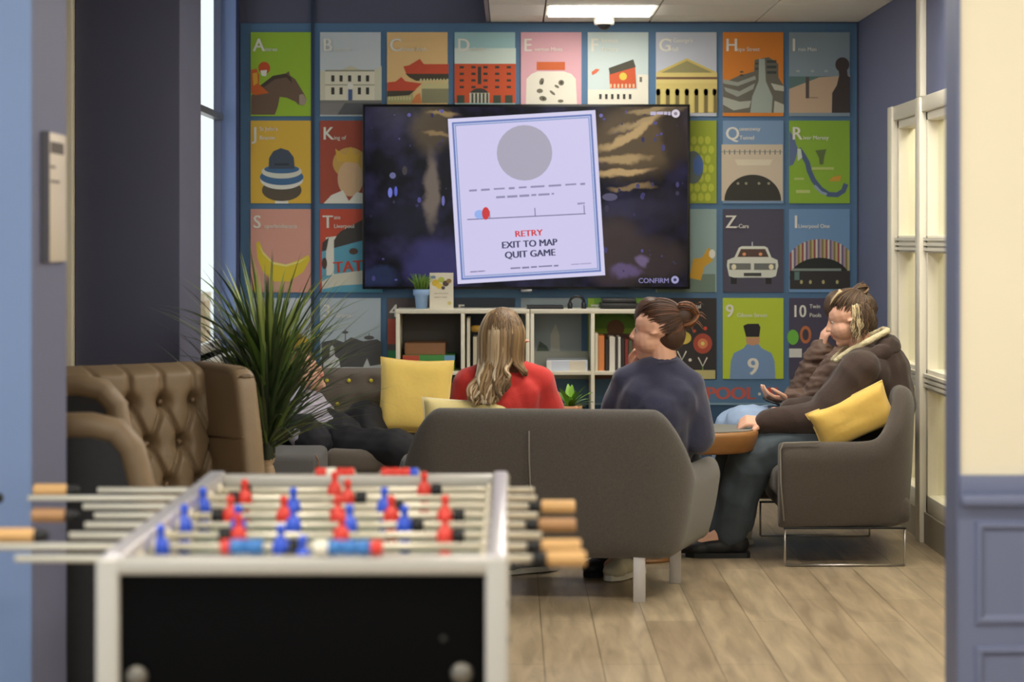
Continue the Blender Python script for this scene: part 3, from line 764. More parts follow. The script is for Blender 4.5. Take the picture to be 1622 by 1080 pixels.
# ------------------------------------------------------------ the big screen
YT = 11.60
e = empty('television', (P(834, 458, YT).x, YT, P(834, 458, YT).z), 'large wall mounted television showing a white game menu card', 'television')
a = P(574, 165, YT); b_ = P(1093, 458, YT)
MB().bx(a.x, b_.x, YT, YT + .045, b_.z, a.z, mat('bezel_black', (20, 20, 22), .25), .004).build('housing', e)
m = MB(); m.bx(-.25, .35, YT + .045, YB - .012, 1.5, 1.8, mat('bracket_black', (28, 28, 30), .6)); m.build('bracket', e)
m = MB(); c = P(834, 459, YT); m.bx(c.x - .03, c.x + .03, YT - .002, YT + .02, c.z - .012, c.z + .002, grey_metal, .002); m.build('badge', e)
f = Flat(YT - .001, emit=.42, gap=.00025)
def scrn():
    """the dim scene shown on the screen: soft patches of colour over near black"""
    m = bpy.data.materials.new('screen_scene'); m.use_nodes = True; nt = m.node_tree; b = nt.nodes['Principled BSDF']; L = nt.links.new
    tc = nt.nodes.new('ShaderNodeTexCoord'); n = nt.nodes.new('ShaderNodeTexNoise'); n.inputs['Scale'].default_value = 9; n.inputs['Detail'].default_value = 6
    L(tc.outputs['Object'], n.inputs['Vector'])
    wob = nt.nodes.new('ShaderNodeVectorMath'); wob.operation = 'MULTIPLY_ADD'; L(n.outputs['Color'], wob.inputs[0]); wob.inputs[1].default_value = (.10, 0, .10)
    L(tc.outputs['Object'], wob.inputs[2])
    cr = nt.nodes.new('ShaderNodeValToRGB'); els = cr.color_ramp.elements
    els[0].position = .40; els[0].color = lin((10, 10, 16)) + (1,); els[1].position = .72; els[1].color = lin((38, 35, 62)) + (1,)
    L(n.outputs['Fac'], cr.inputs[0]); cur = cr.outputs[0]
    patches = [  # px, py, rx, ry, slant, colour, strength
        (690, 420, 56, 44, 0, (54, 50, 98), .8), (600, 440, 30, 16, 0, (40, 50, 78), .7), (640, 350, 60, 26, 0, (22, 22, 34), .8), (686, 205, 36, 40, 0, (78, 66, 48), .9), (700, 182, 26, 5, .1, (150, 126, 84), .8), (694, 214, 24, 5, .1, (140, 116, 78), .8),
        (684, 300, 14, 62, 0, (112, 100, 90), .9), (706, 285, 12, 50, 0, (18, 16, 20), .9), (1010, 220, 92, 62, -.2, (96, 80, 58), .95), (1000, 212, 60, 7, -.45, (190, 160, 112), .95), (1030, 190, 60, 6, -.3, (176, 150, 108), .9), (1040, 174, 50, 5, -.15, (170, 146, 104), .8),
        (985, 250, 44, 7, -.08, (176, 148, 104), .9), (985, 272, 48, 7, -.08, (190, 158, 110), .9), (1000, 296, 36, 5, -.1, (150, 124, 84), .7), (975, 395, 60, 60, 0, (66, 54, 50), .85), (1030, 410, 60, 36, 0, (58, 48, 48), .8),
        (1070, 215, 26, 60, 0, (30, 26, 30), .7), (1000, 330, 60, 16, 0, (58, 54, 78), .6), (1045, 330, 46, 40, 0, (40, 36, 48), .6), (990, 428, 26, 11, 0, (98, 82, 120), .8), (1018, 412, 10, 9, 0, (120, 104, 140), .7)]
    for (px_, py_, rx, ry, sl, c, st) in patches:
        p = P(px_, py_, YT); k = YT / F
        mp = nt.nodes.new('ShaderNodeMapping'); mp.vector_type = 'TEXTURE'
        mp.inputs['Location'].default_value = (p.x + .05, 0, p.z + .05); mp.inputs['Rotation'].default_value = (0, -sl * -1, 0); mp.inputs['Scale'].default_value = (rx * k * 1.25, 100, ry * k * 1.25)
        L(wob.outputs[0], mp.inputs[0]); ln = nt.nodes.new('ShaderNodeVectorMath'); ln.operation = 'LENGTH'; L(mp.outputs[0], ln.inputs[0])
        mr = nt.nodes.new('ShaderNodeMapRange'); mr.interpolation_type = 'SMOOTHSTEP'; mr.inputs[1].default_value = 1.0; mr.inputs[2].default_value = .45; mr.inputs[3].default_value = 0; mr.inputs[4].default_value = st
        L(ln.outputs['Value'], mr.inputs[0]); mx = nt.nodes.new('ShaderNodeMix'); mx.data_type = 'RGBA'; mx.inputs[7].default_value = lin(c) + (1,)
        L(mr.outputs[0], mx.inputs[0]); L(cur, mx.inputs[6]); cur = mx.outputs[2]
    L(cur, b.inputs['Emission Color']); b.inputs['Emission Strength'].default_value = .42
    b.inputs['Base Color'].default_value = (.004, .004, .005, 1); b.inputs['Roughness'].default_value = .12; b.inputs['Specular IOR Level'].default_value = .12
    return m
f.rect(578, 169, 1089, 454, scrn())
rnd = random.Random(4)
for k in range(60):
    x = rnd.choice([rnd.uniform(585, 716), rnd.uniform(945, 1082)]); y = rnd.choice([rnd.uniform(172, 235), rnd.uniform(290, 345), rnd.uniform(395, 446)])
    s = rnd.uniform(.8, 3.2); f.oval(x, y, s, s * rnd.uniform(.6, 1.8), rnd.choice([(58, 54, 104), (72, 68, 130), (44, 40, 78), (48, 42, 64)]), bump=False)
f.k += 1
for (x, y, rx, ry, c) in ((622, 278, 5, 5, (96, 98, 140)), (618, 305, 3.5, 8, (108, 114, 200)), (627, 303, 2.5, 8, (84, 92, 190)), (702, 318, 2.5, 8, (100, 100, 170)), (641, 270, 4, 7, (60, 54, 54)), (966, 312, 12, 6, (80, 76, 104)), (648, 182, 3, 3, (90, 86, 150)), (700, 176, 3, 3, (90, 86, 150)), (952, 183, 3, 3, (110, 104, 170))):
    f.oval(x, y, rx, ry, c, bump=False)
f.k += 1
# the tilted white card
ang = math.atan2(-14, 233); CX, CY = 834, 312
def cp(u, v):  # card coordinates: u right, v down, px
    return (CX + u * math.cos(ang) - v * math.sin(ang), CY + u * math.sin(ang) + v * math.cos(ang))
def cr_(w, h, c): f.poly([cp(-w, -h), cp(w, -h), cp(w, h), cp(-w, h)], c)
cr_(117, 131, (214, 210, 240)); cr_(111, 125, (104, 124, 186)); cr_(108, 122, (214, 214, 246)); cr_(107, 121, (140, 160, 206)); cr_(105, 119, (210, 204, 240))
p = cp(1, -70); f.oval(p[0], p[1], 44, 44, (172, 168, 186))
dk = (146, 142, 176)
f.dashes(*cp(-90, -17), 184, 3.6, dk, 10, ang, 3); f.dashes(*cp(-48, -4), 92, 3.6, dk, 6, ang, 5)
f.stroke([cp(-96, 30), cp(92, 32)], 1.6, (120, 116, 150))
for u in (-60, 12, 90): f.stroke([cp(u, 18), cp(u, 31)], 1.6, (130, 126, 160))
f.oval(*cp(-76, 23), 8, 7, (150, 180, 240)); f.oval(*cp(-66, 22), 6, 10, (206, 56, 60)); f.dashes(*cp(80, 14), 12, 3, dk, 2, ang, 8)
f.text('RETRY', *cp(0, 62), 10, (210, 60, 66), rot=ang, bold=.035, align='c', hw=44)
f.text('EXIT TO MAP', *cp(0, 79), 11, (58, 60, 92), rot=ang, bold=.035, align='c', hw=88)
f.text('QUIT GAME', *cp(0, 95), 11, (58, 60, 92), rot=ang, bold=.035, align='c', hw=80)
f.dashes(*cp(-32, 110), 76, 3, (130, 126, 160), 4, ang, 9); f.dashes(*cp(-96, 112), 24, 2.5, (140, 136, 170), 2, ang, 10); f.dashes(*cp(64, 110), 32, 2, (170, 166, 200), 2, ang, 11)
f.text('CONFIRM', 1011, 448, 8, (140, 136, 190), bold=.008, hw=48); f.oval(1069, 443, 6, 6, (160, 158, 200)); f.oval(1069, 443, 2.6, 2.6, (50, 46, 80))
f.dashes(1030, 177, 32, 6, (190, 182, 206), 3, 0, 12); f.oval(1070, 180, 6.5, 6.5, (216, 206, 220)); f.oval(1070, 180, 2.8, 2.8, (140, 124, 140))
f.build('screen', e)
# ------------------------------------------------------------ white open shelving and what stands on it
YS0, YS1 = 11.36, 11.70
sc = YS0 / F
def sx(px): return (px - HX) * sc
def sz(py): return EYE - (py - HY) * sc
shw = mat('shelf_white', (232, 226, 206), .45)
def unit(x0, x1, xm, label, xm_back=False):
    e = empty('shelf_unit', (sx((x0 + x1) / 2), YS0, 0), label, 'shelf', 'white open shelving units below the television')
    zt = sz(490)
    MB().bx(sx(x0), sx(x1), YS0, YS1, zt - .022, zt, shw, .002).build('top_panel', e)
    for x in (x0, xm, x1 - 6): MB().bx(sx(x), sx(x + 6), YS0, YS1, .02, zt - .022, shw, .002).build('upright', e)
    for z in (sz(594), sz(594) - .335, .03):
        for (p, q) in ((x0 + 6, xm), (xm + 6, x1 - 6)): MB().bx(sx(p), sx(q), YS0 + .005, YS1, z, z + .02, shw, .002).build('shelf', e)
    return e
u1 = unit(627, 839, 730, 'left white shelf unit holding board games and files')
u2 = unit(840, 1044, 936, 'right white shelf unit holding books, blue wall showing through')
m = MB(); m.bx(sx(633), sx(730), YS1 - .012, YS1 - .004, sz(594) + .02, sz(495), mat('backing_grey', (104, 100, 96), .8)); m.build('back_panel', u1)
def bookbox(px0, px1, py0, py1, y0, dep, rgb, name, label, cat, group=None, stripes=None, rot=0):
    mb = MB(); x0, x1, z0, z1 = sx(px0), sx(px1), sz(py1), sz(py0)
    mb.box(((x0 + x1) / 2, y0 + dep / 2, (z0 + z1) / 2), (x1 - x0, dep, z1 - z0), mat('cover_%d_%d_%d' % rgb, rgb, .5), .002, 1, smooth=False)
    if stripes:
        for (a, b, c) in stripes:
            mb.bx(x0 + (x1 - x0) * a, x0 + (x1 - x0) * b, y0 - .001, y0 + .004, z0 + .002, z1 - .002, mat('cover_%d_%d_%d' % c, c, .5))
    o = mb.build(name); tag(o, label, cat, group); return o
zs = 590.5
bookbox(638, 719, 573, zs, 11.40, .28, (176, 206, 40), 'board_game', 'lime green games box at the bottom of the shelf stack', 'box', 'board games stacked in the shelf')
bookbox(637, 720, 563, 573, 11.41, .26, (76, 150, 74), 'board_game', 'flat games box with red, green and blue edge', 'box', 'board games stacked in the shelf', [(.0, .32, (196, 80, 60)), (.8, 1.0, (120, 170, 214))])
bookbox(640, 705, 544, 563, 11.42, .25, (136, 96, 64), 'board_game', 'brown wooden games box on top of the stack', 'box', 'board games stacked in the shelf', [(.02, .98, (150, 106, 70))])
bookbox(739, 744, 504, zs, 11.42, .24, (226, 222, 206), 'file_folder', 'tall white folder standing in the second shelf bay', 'folder')
bookbox(749, 755, 534, zs, 11.42, .22, (206, 200, 180), 'file_folder', 'shorter cream folder beside the tall white one', 'folder')
mb = MB(); mb.lathe([(.012, 0), (.03, .004), (.034, .02), (.03, .034), (.01, .038)], mat('brass_yellow', (190, 150, 60), .4), M=Matrix.Translation((sx(752) + .01, 11.5, sz(528))) ); 
o = mb.build('yellow_tin'); tag(o, 'small yellow tin lying on the folders in second bay', 'tin')
bookbox(866, 931, 571, zs, 11.39, .26, (214, 222, 236), 'flat_book', 'pale blue and white book lying flat in third bay', 'book', None, [(.0, .12, (236, 236, 236)), (.55, .95, (226, 218, 200))])
bk = [(943, 948, 528, (226, 220, 200), 'cream thin book at the left of the upright row'), (948.6, 958, 532, (226, 140, 76), 'orange book in the upright row'), (959, 965, 538, (50, 44, 40), 'black book right of the orange one'),
      (966, 975, 534, (236, 232, 222), 'wide white book in the upright row'), (975.6, 979, 536, (70, 66, 60), 'thin charcoal book between two white ones'), (979.6, 984, 534, (226, 224, 216), 'narrow white book in the upright row'),
      (985, 990, 536, (52, 46, 44), 'dark brown book beside the narrow white one'), (990.6, 996, 538, (140, 50, 44), 'dark red book in the upright row'), (996.6, 1003, 540, (84, 96, 70), 'olive book toward the right of the row'), (1003.6, 1011, 536, (170, 60, 54), 'red book at the right end of the row')]
for (a, b, t, c, l) in bk: bookbox(a, b, t, zs, 11.41, .2, c, 'upright_book', l, 'book', 'books standing in the fourth bay', [(.15, .85, c)])
bookbox(950, 1008, 594 + 2, 594 + 16, 11.43, .2, (90, 32, 30), 'dark_case', 'dark red box on the lower shelf of fourth bay', 'box') if False else None
zt = 490
bookbox(835, 893, 485, zt, 11.42, .2, (24, 24, 26), 'media_player', 'flat black media box on the shelf top', 'device')
e = empty('game_console', (sx(982), 11.5, sz(490)), 'black games console on the right shelf top', 'device')
mb = MB(); mb.bx(sx(952), sx(1012), 11.42, 11.62, sz(490), sz(481), black_plastic, .004); mb.build('lower_shell', e)
mb = MB(); mb.bx(sx(955), sx(1009), 11.43, 11.61, sz(481), sz(473.5), mat('console_grey', (40, 38, 40), .35), .004); mb.build('upper_shell', e)
e = empty('headset', (sx(917), 11.5, sz(490)), 'black headset lying on the shelf top below screen', 'headset')
c = V((sx(915), 11.5, sz(480))); pts = [c + V((.038 * math.cos(R(a)), 0, .032 * math.sin(R(a)))) for a in range(-30, 211, 20)]
MB().tube(pts, .007, black_plastic, 8).build('headband', e)
for s_ in (-1, 1): MB().lathe([(.016, 0), (.024, .006), (.024, .02), (.014, .026)], black_plastic, M=Matrix.Translation(c + V((.034 * s_, 0, -.022))) @ Matrix.Rotation(R(90 * s_), 4, 'Y') @ Matrix.Translation((0, 0, -.01))).build('ear_cup', e)
# blue pot with grass
px = sx(666); e = empty('grass_pot', (px, 11.5, sz(490)), 'small pale blue pot of green grass on shelf top', 'plant')
mb = MB(); z0 = sz(490); mb.lathe([(.030, 0), (.036, .07), (.044, .072), (.046, .10), (.040, .104), (.036, .09)], mat('pot_blue', (150, 182, 226), .4), M=Matrix.Translation((px, 11.5, z0))); mb.build('pot', e)
def grass(cx, cy, cz, n, h, spread, mts, seed, w=.003):
    rnd = random.Random(seed); mb = MB()
    for k in range(n):
        a = rnd.uniform(0, 6.28); r0 = rnd.uniform(0, .03); l = h * rnd.uniform(.6, 1); s = spread * rnd.uniform(.2, 1)
        p0 = V((cx + r0 * math.cos(a), cy + r0 * math.sin(a), cz)); pts = [p0, p0 + V((s * .35 * math.cos(a), s * .35 * math.sin(a), l * .6)), p0 + V((s * math.cos(a), s * math.sin(a), l))]
        mb.tube(pts, [w, w * .8, w * .2], rnd.choice(mts), 5)
    return mb
g1, g2 = mat('grass_green', (88, 130, 44), .6), mat('grass_light', (126, 160, 60), .6)
grass(px, 11.5, z0 + .09, 110, .10, .055, [g1, g2], 2).build('grass', e)
# picture card
cpx = 699; e = empty('picture_card', (sx(cpx), 11.52, sz(490)), 'cream picture card with yellow and dark print standing on shelf top', 'card')
f = Flat(11.48); f.slab(680.5, 432, 718, 489.5, (236, 228, 206), .02)
for (x, y, r, c) in ((690, 448, 6, (226, 190, 60)), (699, 443, 5, (190, 200, 80)), (706, 449, 5, (80, 64, 56)), (696, 453, 5, (236, 200, 70)), (711, 445, 4, (150, 120, 70)), (702, 456, 3, (70, 70, 80))): f.oval(x, y, r, r * .9, c)
f.rect(682, 437, 690, 441, (120, 140, 190)); f.dashes(688, 464, 22, 1.6, (190, 176, 150), 3, 0, 1); f.dashes(688, 470, 20, 1.6, (190, 176, 150), 3, 0, 2); f.oval(712, 480, 3, 3, (216, 200, 120))
f.build('card_sheet', e)
MB().bx(sx(688), sx(710), 11.50, 11.56, sz(490), sz(486), shw, .002).build('card_foot', e)
# ------------------------------------------------------------ seating
fab = mat('sofa_fabric', (80, 75, 70), .9, noise_amt=.38, noise_scale=170, bump=.6, bump_scale=400, sheen=.25)
fab2 = mat('sofa_fabric_right', (75, 67, 60), .9, noise_amt=.38, noise_scale=170, bump=.6, bump_scale=400, sheen=.25)
piping = mat('piping_grey', (130, 124, 116), .8)
chrome = mat('brushed_steel', (196, 192, 188), .3, metal=.9)
steel_flat = mat('leg_steel', (186, 182, 180), .4, metal=.35)
mustard = mat('cushion_yellow', (246, 212, 112), .85, noise_amt=.06, noise_scale=14, bump=.25, bump_scale=60, sheen=.3)
mustard2 = mat('cushion_mustard', (228, 190, 96), .85, noise_amt=.06, noise_scale=14, bump=.25, bump_scale=60, sheen=.3)
pale_cushion = mat('cushion_pale', (244, 226, 160), .85, noise_amt=.05, noise_scale=14, bump=.25, bump_scale=60)

def smooth(a, b, x):
    t = max(0, min(1, (x - a) / (b - a))); return t * t * (3 - 2 * t)

def shell(W, D, Rr, hb, ha, t, z0, splay, taper, M, material, d0=0.1, d1=1.0, lean=0.0):
    """wrap-around back and arms in one piece; local: back along X at y=0, open toward +Y"""
    path = []
    half = W / 2
    for k in range(7): path.append((( (half - Rr) * k / 7), 0, 0, -1, 0.0))
    for k in range(13):
        a = R(90 * k / 12); path.append((half - Rr + Rr * math.sin(a), Rr - Rr * math.cos(a), math.sin(a), -math.cos(a), k / 12))
    n2 = 8; nx, ny = D - Rr, -splay; l = math.hypot(nx, ny)
    for k in range(1, n2 + 1):
        f = k / n2; path.append((half + splay * f, Rr + (D - Rr) * f, nx / l, ny / l, 1.0 + f * 1.2))
    full = [(-x, y, -a, b, s) for (x, y, a, b, s) in reversed(path[1:])] + path
    mb = MB(); vs_, fs = [], []
    prof_n = 0
    ext = [(full[0], 1)] ; 
    rings = []
    def ring(x, y, a, b, s, shrink=0.0, push=0.0):
        h = hb + (ha - hb) * smooth(d0, d1, s)
        H = h - z0; dx, dy = -b * 0, 0
        pr = [(-taper - .03, z0), (-taper, z0 + .015), (-taper * .72, z0 + .12 * H), (-taper * .3, z0 + .4 * H), (-.004, z0 + .75 * H), (lean * .0, h - .07), (-.012, h - .02), (-.035, h - .002), (-t / 2, h), (-t + .03, h - .004), (-t + .008, h - .022), (-t, h - .07), (-t, z0 + .5 * H), (-t, z0 + .05), (-t, z0)]
        out = []
        for (d, z) in pr:
            if shrink:
                d = -t / 2 + (d + t / 2) * (1 - shrink); z = z0 + H / 2 + (z - z0 - H / 2) * (1 - shrink * .12)
            out.append(V((x + a * d, y + b * d, z)))
        return out
    def fwd(st, amt, shrink):
        x, y, a, b, s = st
        # direction along arm toward the opening
        tx, ty = (-b, a) if a > 0 else (b, -a)
        return ring(x + tx * amt, y + ty * amt, a, b, s, shrink)
    rings.append(fwd(full[0], .030, .85)); rings.append(fwd(full[0], .028, .35)); rings.append(fwd(full[0], .014, .08))
    for st in full: rings.append(ring(*st))
    rings.append(fwd(full[-1], .014, .08)); rings.append(fwd(full[-1], .028, .35)); rings.append(fwd(full[-1], .030, .85))
    n = len(rings[0])
    for r_ in rings: vs_ += r_
    for i in range(len(rings) - 1):
        for k in range(n):
            p = i * n + k; q = i * n + (k + 1) % n
            fs.append((p, q, q + n, p + n))
    fs.append(tuple(range(n))[::-1]); fs.append(tuple((len(rings) - 1) * n + k for k in range(n)))
    mb.add(vs_, fs, material, True, M)
    return mb

def pillow(c, w, h, t, rot, m, seam=None, nn=22, sag=0.0, power=.42):
    mb = MB(); vs_, fs = [], []
    for sgn in (1, -1):
        base = len(vs_)
        for i in range(nn + 1):
            for j in range(nn + 1):
                u = -1 + 2 * i / nn; v = -1 + 2 * j / nn
                e = max(0, (1 - u ** 4) * (1 - v ** 4)) ** power
                pin = 1 - .07 * (1 - abs(v) ** 2) * abs(u) ** 3; pin2 = 1 - .07 * (1 - abs(u) ** 2) * abs(v) ** 3
                z = sgn * t / 2 * e * (1 + .10 * noise.noise(V((u * 2.2, v * 2.2, sgn * 3 + c[0]))))
                vs_.append(V((u * w / 2 * pin, z, v * h / 2 * pin2 - sag * (1 - u * u) * max(0, v))))
        for i in range(nn):
            for j in range(nn):
                a = base + i * (nn + 1) + j; q = (a, a + nn + 1, a + nn + 2, a + 1)
                fs.append(q if sgn < 0 else q[::-1])
    M = Matrix.Translation(V(c)) @ rot.to_4x4()
    mb.add(vs_, fs, m, True, M)
    if seam:
        pts = []
        for k in range(4):
            for q in range(8):
                f = -1 + 2 * q / 8
                u, v = [(f, -1), (1, f), (-f, 1), (-1, -f)][k]
                pin = 1 - .07 * (1 - abs(v) ** 2) * abs(u) ** 3; pin2 = 1 - .07 * (1 - abs(u) ** 2) * abs(v) ** 3
                pts.append(M @ V((u * w / 2 * pin, 0, v * h / 2 * pin2 - sag * (1 - u * u) * max(0, v))))
        pts.append(pts[0]); s2 = MB(); s2.tube(pts, .004, seam, 6, caps=False)
        return mb, s2
    return mb, None

def eul(x, y, z): 
    return (Matrix.Rotation(R(z), 3, 'Z') @ Matrix.Rotation(R(y), 3, 'Y') @ Matrix.Rotation(R(x), 3, 'X'))

def place_pillow(name, label, group, *a, seam=None):
    mb, s2 = pillow(*a, seam=seam)
    e = empty(name, a[0], label, 'cushion', group)
    mb.build('cover', e)
    if s2: s2.build('seam_piping', e)
    return e

# --- grey sofa seen from behind
SX, SY = .125, 8.15
Mc = Matrix.Translation((SX, SY, 0)) @ Matrix.Rotation(R(-6), 4, 'Z')
e = empty('grey_sofa', (SX, SY + .35, 0), 'dark grey two seat sofa with its back to the camera', 'sofa', 'grey wraparound sofas')
o = shell(1.14, .60, .17, .742, .510, .10, .165, .09, .07, Mc, fab, .05, 1.15).build('backrest', e, 1); recalc(o)
m = MB(); m.bx(SX - .50, SX + .50, SY + .06, SY + .62, .19, .30, fab, .03); m.build('seat_base', e)
for s_, l in ((-1, 0), (1, 0)):
    m = MB(); m.bx(SX + (-.49 if s_ < 0 else .005), SX + (-.005 if s_ < 0 else .49), SY + .10, SY + .66, .29, .42, fab, .04, 3); m.build('seat_cushion', e)
m = MB(); m.tube([(P(838, 688, SY).x, SY - .002, .66), (P(838, 720, SY).x, SY - .004, .56), (P(839, 760, SY).x + .002, SY + .008, .46), (P(846, 800, SY).x, SY + .02, .36)], .003, piping, 6); m.build('seam', e)
m = MB()
for (x, z) in ((.345 + SX, .25),): m.bx(x - .008, x + .008, SY + .035, SY + .052, z - .015, z + .012, mat('tag_dark', (30, 28, 26), .7))
m.build('care_tag', e)
for (x, y) in ((SX + .338, SY + .05), (SX - .386, SY + .05), (SX + .51, SY + .50), (SX - .556, SY + .50)):
    m = MB(); m.bx(x, x + .047, y, y + .012, 0, .18, steel_flat, .002); m.bx(x, x + .047, y, y + .09, .172, .182, steel_flat, .002); m.build('leg', e)

# --- grey sofa on the right, facing left
Mr = Matrix.Translation((1.735, 9.63, 0)) @ Matrix.Rotation(R(90), 4, 'Z')
e = empty('grey_sofa', (1.45, 9.63, 0), 'dark grey sofa side on by the right glazing, thin steel sled legs', 'sofa', 'grey wraparound sofas')
o = shell(1.14, .575, .20, .755, .530, .10, .160, .02, .035, Mr, fab2, .05, 1.1).build('backrest', e, 1); recalc(o)
m = MB(); m.bx(1.19, 1.70, 9.13, 10.13, .175, .29, fab2, .03); m.build('seat_base', e)
for y0, y1 in ((9.14, 9.625), (9.635, 10.12)):
    m = MB(); m.bx(1.12, 1.66, y0, y1, .28, .42, fab2, .045, 3); m.build('seat_cushion', e)
for y in (9.10, 10.0):
    xa, xb = (1.157, 1.665) if y < 9.5 else (1.157, 1.665)
    m = MB(); m.tube([(xa, y, .165), (xa, y, .008)], 0.0048, chrome, 8); m.tube([(xa, y, .007), (xb, y, .007)], 0.0048, chrome, 8); m.tube([(xb, y, .008), (xb, y, .165)], 0.0048, chrome, 8)
    m.bx(xa - .005, xb + .005, y - .010, y + .010, .160, .168, black_plastic, .002); m.build('leg_frame', e)
m = MB(); m.tube([(1.147, 9.052, .20), (1.133, 9.050, .36), (1.131, 9.052, .50), (1.145, 9.054, .528), (1.3, 9.06, .532)], .004, piping, 6); m.build('piping', e)

# --- tufted grey sofa against the back wall
tuft_m = mat('tufted_fabric', (104, 94, 84), .9, noise_amt=.2, noise_scale=200, bump=.4, bump_scale=400, sheen=.2)
TX0, TX1, TY0, TY1 = -1.42, -.33, 9.95, 10.80
e = empty('tufted_sofa', ((TX0 + TX1) / 2, 10.4, 0), 'low brown grey sofa with yellow buttons behind the reclining person', 'sofa')
mb = MB(); nx, nz = 90, 34; vs_, fs = [], []
btn = []
for r_ in range(3):
    for c_ in range(11):
        x = -1.36 + c_ * .11 + (.055 if r_ % 2 else 0); z = .685 - r_ * .115
        if x < TX1 - .06: btn.append((x, z))
def tz(x, z):
    d = min((x - a) ** 2 + (z - b) ** 2 for a, b in btn)
    return .018 * math.exp(-d / .0009) + .004 * math.exp(-d / .004)
H0, H1 = .40, .745
for j in range(nz + 1):
    for i in range(nx + 1):
        x = TX0 + .02 + (TX1 - TX0 - .04) * i / nx; f = j / nz
        z = H0 + (H1 - H0) * f; y = 10.60 + .07 * f
        if f > .86: y += .05 * ((f - .86) / .14) ** 2.2
        vs_.append(V((x, y + tz(x, z) + .012 * abs(math.sin((x - 1.36) * 0)), z)))
for j in range(nz):
    for i in range(nx): a = j * (nx + 1) + i; fs.append((a, a + 1, a + nx + 2, a + nx + 1))
mb.add(vs_, fs, tuft_m, True); mb.bx(TX0 + .02, TX1 - .02, 10.72, 10.84, .2, .738, tuft_m, .02); mb.build('backrest', e)
for a, b in btn:
    f = (b - H0) / (H1 - H0); MB().ell((a, 10.60 + .07 * f + .008, b), (.010, .006, .010), mat('button_yellow', (214, 200, 50), .5), 10).build('button', e)
MB().bx(TX0 + .03, TX1 - .03, 9.97, 10.74, .16, .30, tuft_m, .03).build('seat_base', e)
for x0, x1 in ((TX0 + .04, (TX0 + TX1) / 2 - .004), ((TX0 + TX1) / 2 + .004, TX1 - .04)): MB().bx(x0, x1, 9.95, 10.64, .29, .41, tuft_m, .04, 3).build('seat_cushion', e)
MB().bx(TX0 - .04, TX0 + .05, 9.95, 10.80, .14, .60, tuft_m, .04, 3).build('armrest', e)
for x in (TX0 + .08, TX1 - .08):
    for y in (10.03, 10.72): MB().lathe([(.014, 0), (.022, .17)], mat('leg_wood', (120, 84, 54), .5), 12, Matrix.Translation((x, y, 0))).build('leg', e)

# --- grey footstool
otm = mat('stool_fabric', (104, 102, 100), .9, noise_amt=.15, noise_scale=200, bump=.4, bump_scale=400)
e = empty('footstool', (-1.0, 9.32, 0), 'grey boxy upholstered footstool behind the spiky plant trunk', 'stool')
MB().bx(-1.22, -.818, 9.10, 9.56, .12, .473, otm, .03, 3).build('cushion_block', e)
MB().tube([(-.823, 9.11, .14), (-.819, 9.104, .45), (-.835, 9.12, .47)], .003, mat('stool_piping', (150, 110, 80), .7), 6).build('piping', e)
for x in (-1.17, -.87):
    for y in (9.15, 9.51): MB().lathe([(.014, 0), (.02, .13)], black_plastic, 12, Matrix.Translation((x, y, 0))).build('leg', e)

# --- cushions
place_pillow('throw_cushion', 'large square yellow cushion standing on the tufted sofa', 'yellow throw cushions', (P(658, 628, 10.42).x, 10.42, P(0, 628, 10.42).z), .355, .37, .15, eul(-12, 3, 2), mustard, seam=mustard)
place_pillow('throw_cushion', 'pale yellow cushion peeking over the grey sofa back', 'yellow throw cushions', (P(740, 668, 8.40).x, 8.40, P(0, 676, 8.40).z), .36, .22, .10, eul(-16, 2, 0), pale_cushion, seam=mat('cushion_seam_pale', (250, 240, 206), .8))
place_pillow('throw_cushion', 'mustard cushion leaning in the right sofa behind the hooded person', 'yellow throw cushions', (P(1350, 661, 9.235).x, 9.235, P(0, 661, 9.235).z), .36, .19, .11, eul(6, -24, 0), mustard2, seam=mat('cushion_seam_gold', (236, 206, 130), .8))

# --- brown button-back wing chair
lea = mat('brown_leather', (130, 109, 82), .5, noise_amt=.10, noise_scale=12, bump=.15, bump_scale=120)
lea_d = mat('leather_button', (110, 86, 60), .5)
darkp = mat('charcoal_panel', (50, 51, 54), .85, noise_amt=.15, noise_scale=60)
AX, AY, AT = -1.285, 7.305, 35
MA = Matrix.Translation((AX, AY, 0)) @ Matrix.Rotation(R(AT), 4, 'Z')
e = empty('wing_chair', (AX, AY, 0), 'tall brown leather wing chair with deep buttoned back', 'armchair')
bw_, z0, z1 = .30, .40, .955
btns = []
for r_ in range(4):
    for c_ in range(-3, 4):
        x = c_ * .125 + (.0625 if r_ % 2 else 0); z = .825 - r_ * .14
        if abs(x) < bw_ - .01: btns.append((x, z))
def tuft(x, z):
    ds = sorted(((x - a) ** 2 + (z - b) ** 2, a, b) for a, b in btns)[:2]
    d = .05 * math.exp(-ds[0][0] / .0008)
    # folds run between neighbouring buttons on the diagonals
    u = ((x / .0625) + ((z - .825) / .14)) / 2; w = ((x / .0625) - ((z - .825) / .14)) / 2
    fu = abs(u - round(u)); fw = abs(w - round(w))
    if z < .825: d += .024 * math.exp(-(min(fu, fw) / .07) ** 2)
    else: d += .020 * math.exp(-(abs(x / .125 - round(x / .125)) / .08) ** 2)
    return d
def back_y(z):
    f = (z - z0) / (z1 - z0); return .10 * f
mb = MB(); nx, nz = 90, 84; vs_, fs = [], []
for j in range(nz + 1):
    for i in range(nx + 1):
        x = -bw_ + 2 * bw_ * i / nx; f = j / nz; z = z0 + (z1 - z0) * f
        y = back_y(z) + tuft(x, z) - .055 + .03 * (abs(x) / bw_) ** 3
        if f > .93: y += .10 * ((f - .93) / .07) ** 2; 
        vs_.append(V((x, y, z)))
for j in range(nz):
    for i in range(nx): a = j * (nx + 1) + i; fs.append((a, a + 1, a + nx + 2, a + nx + 1))
mb.add(vs_, fs, lea, True, MA); mb.build('buttoned_back', e)
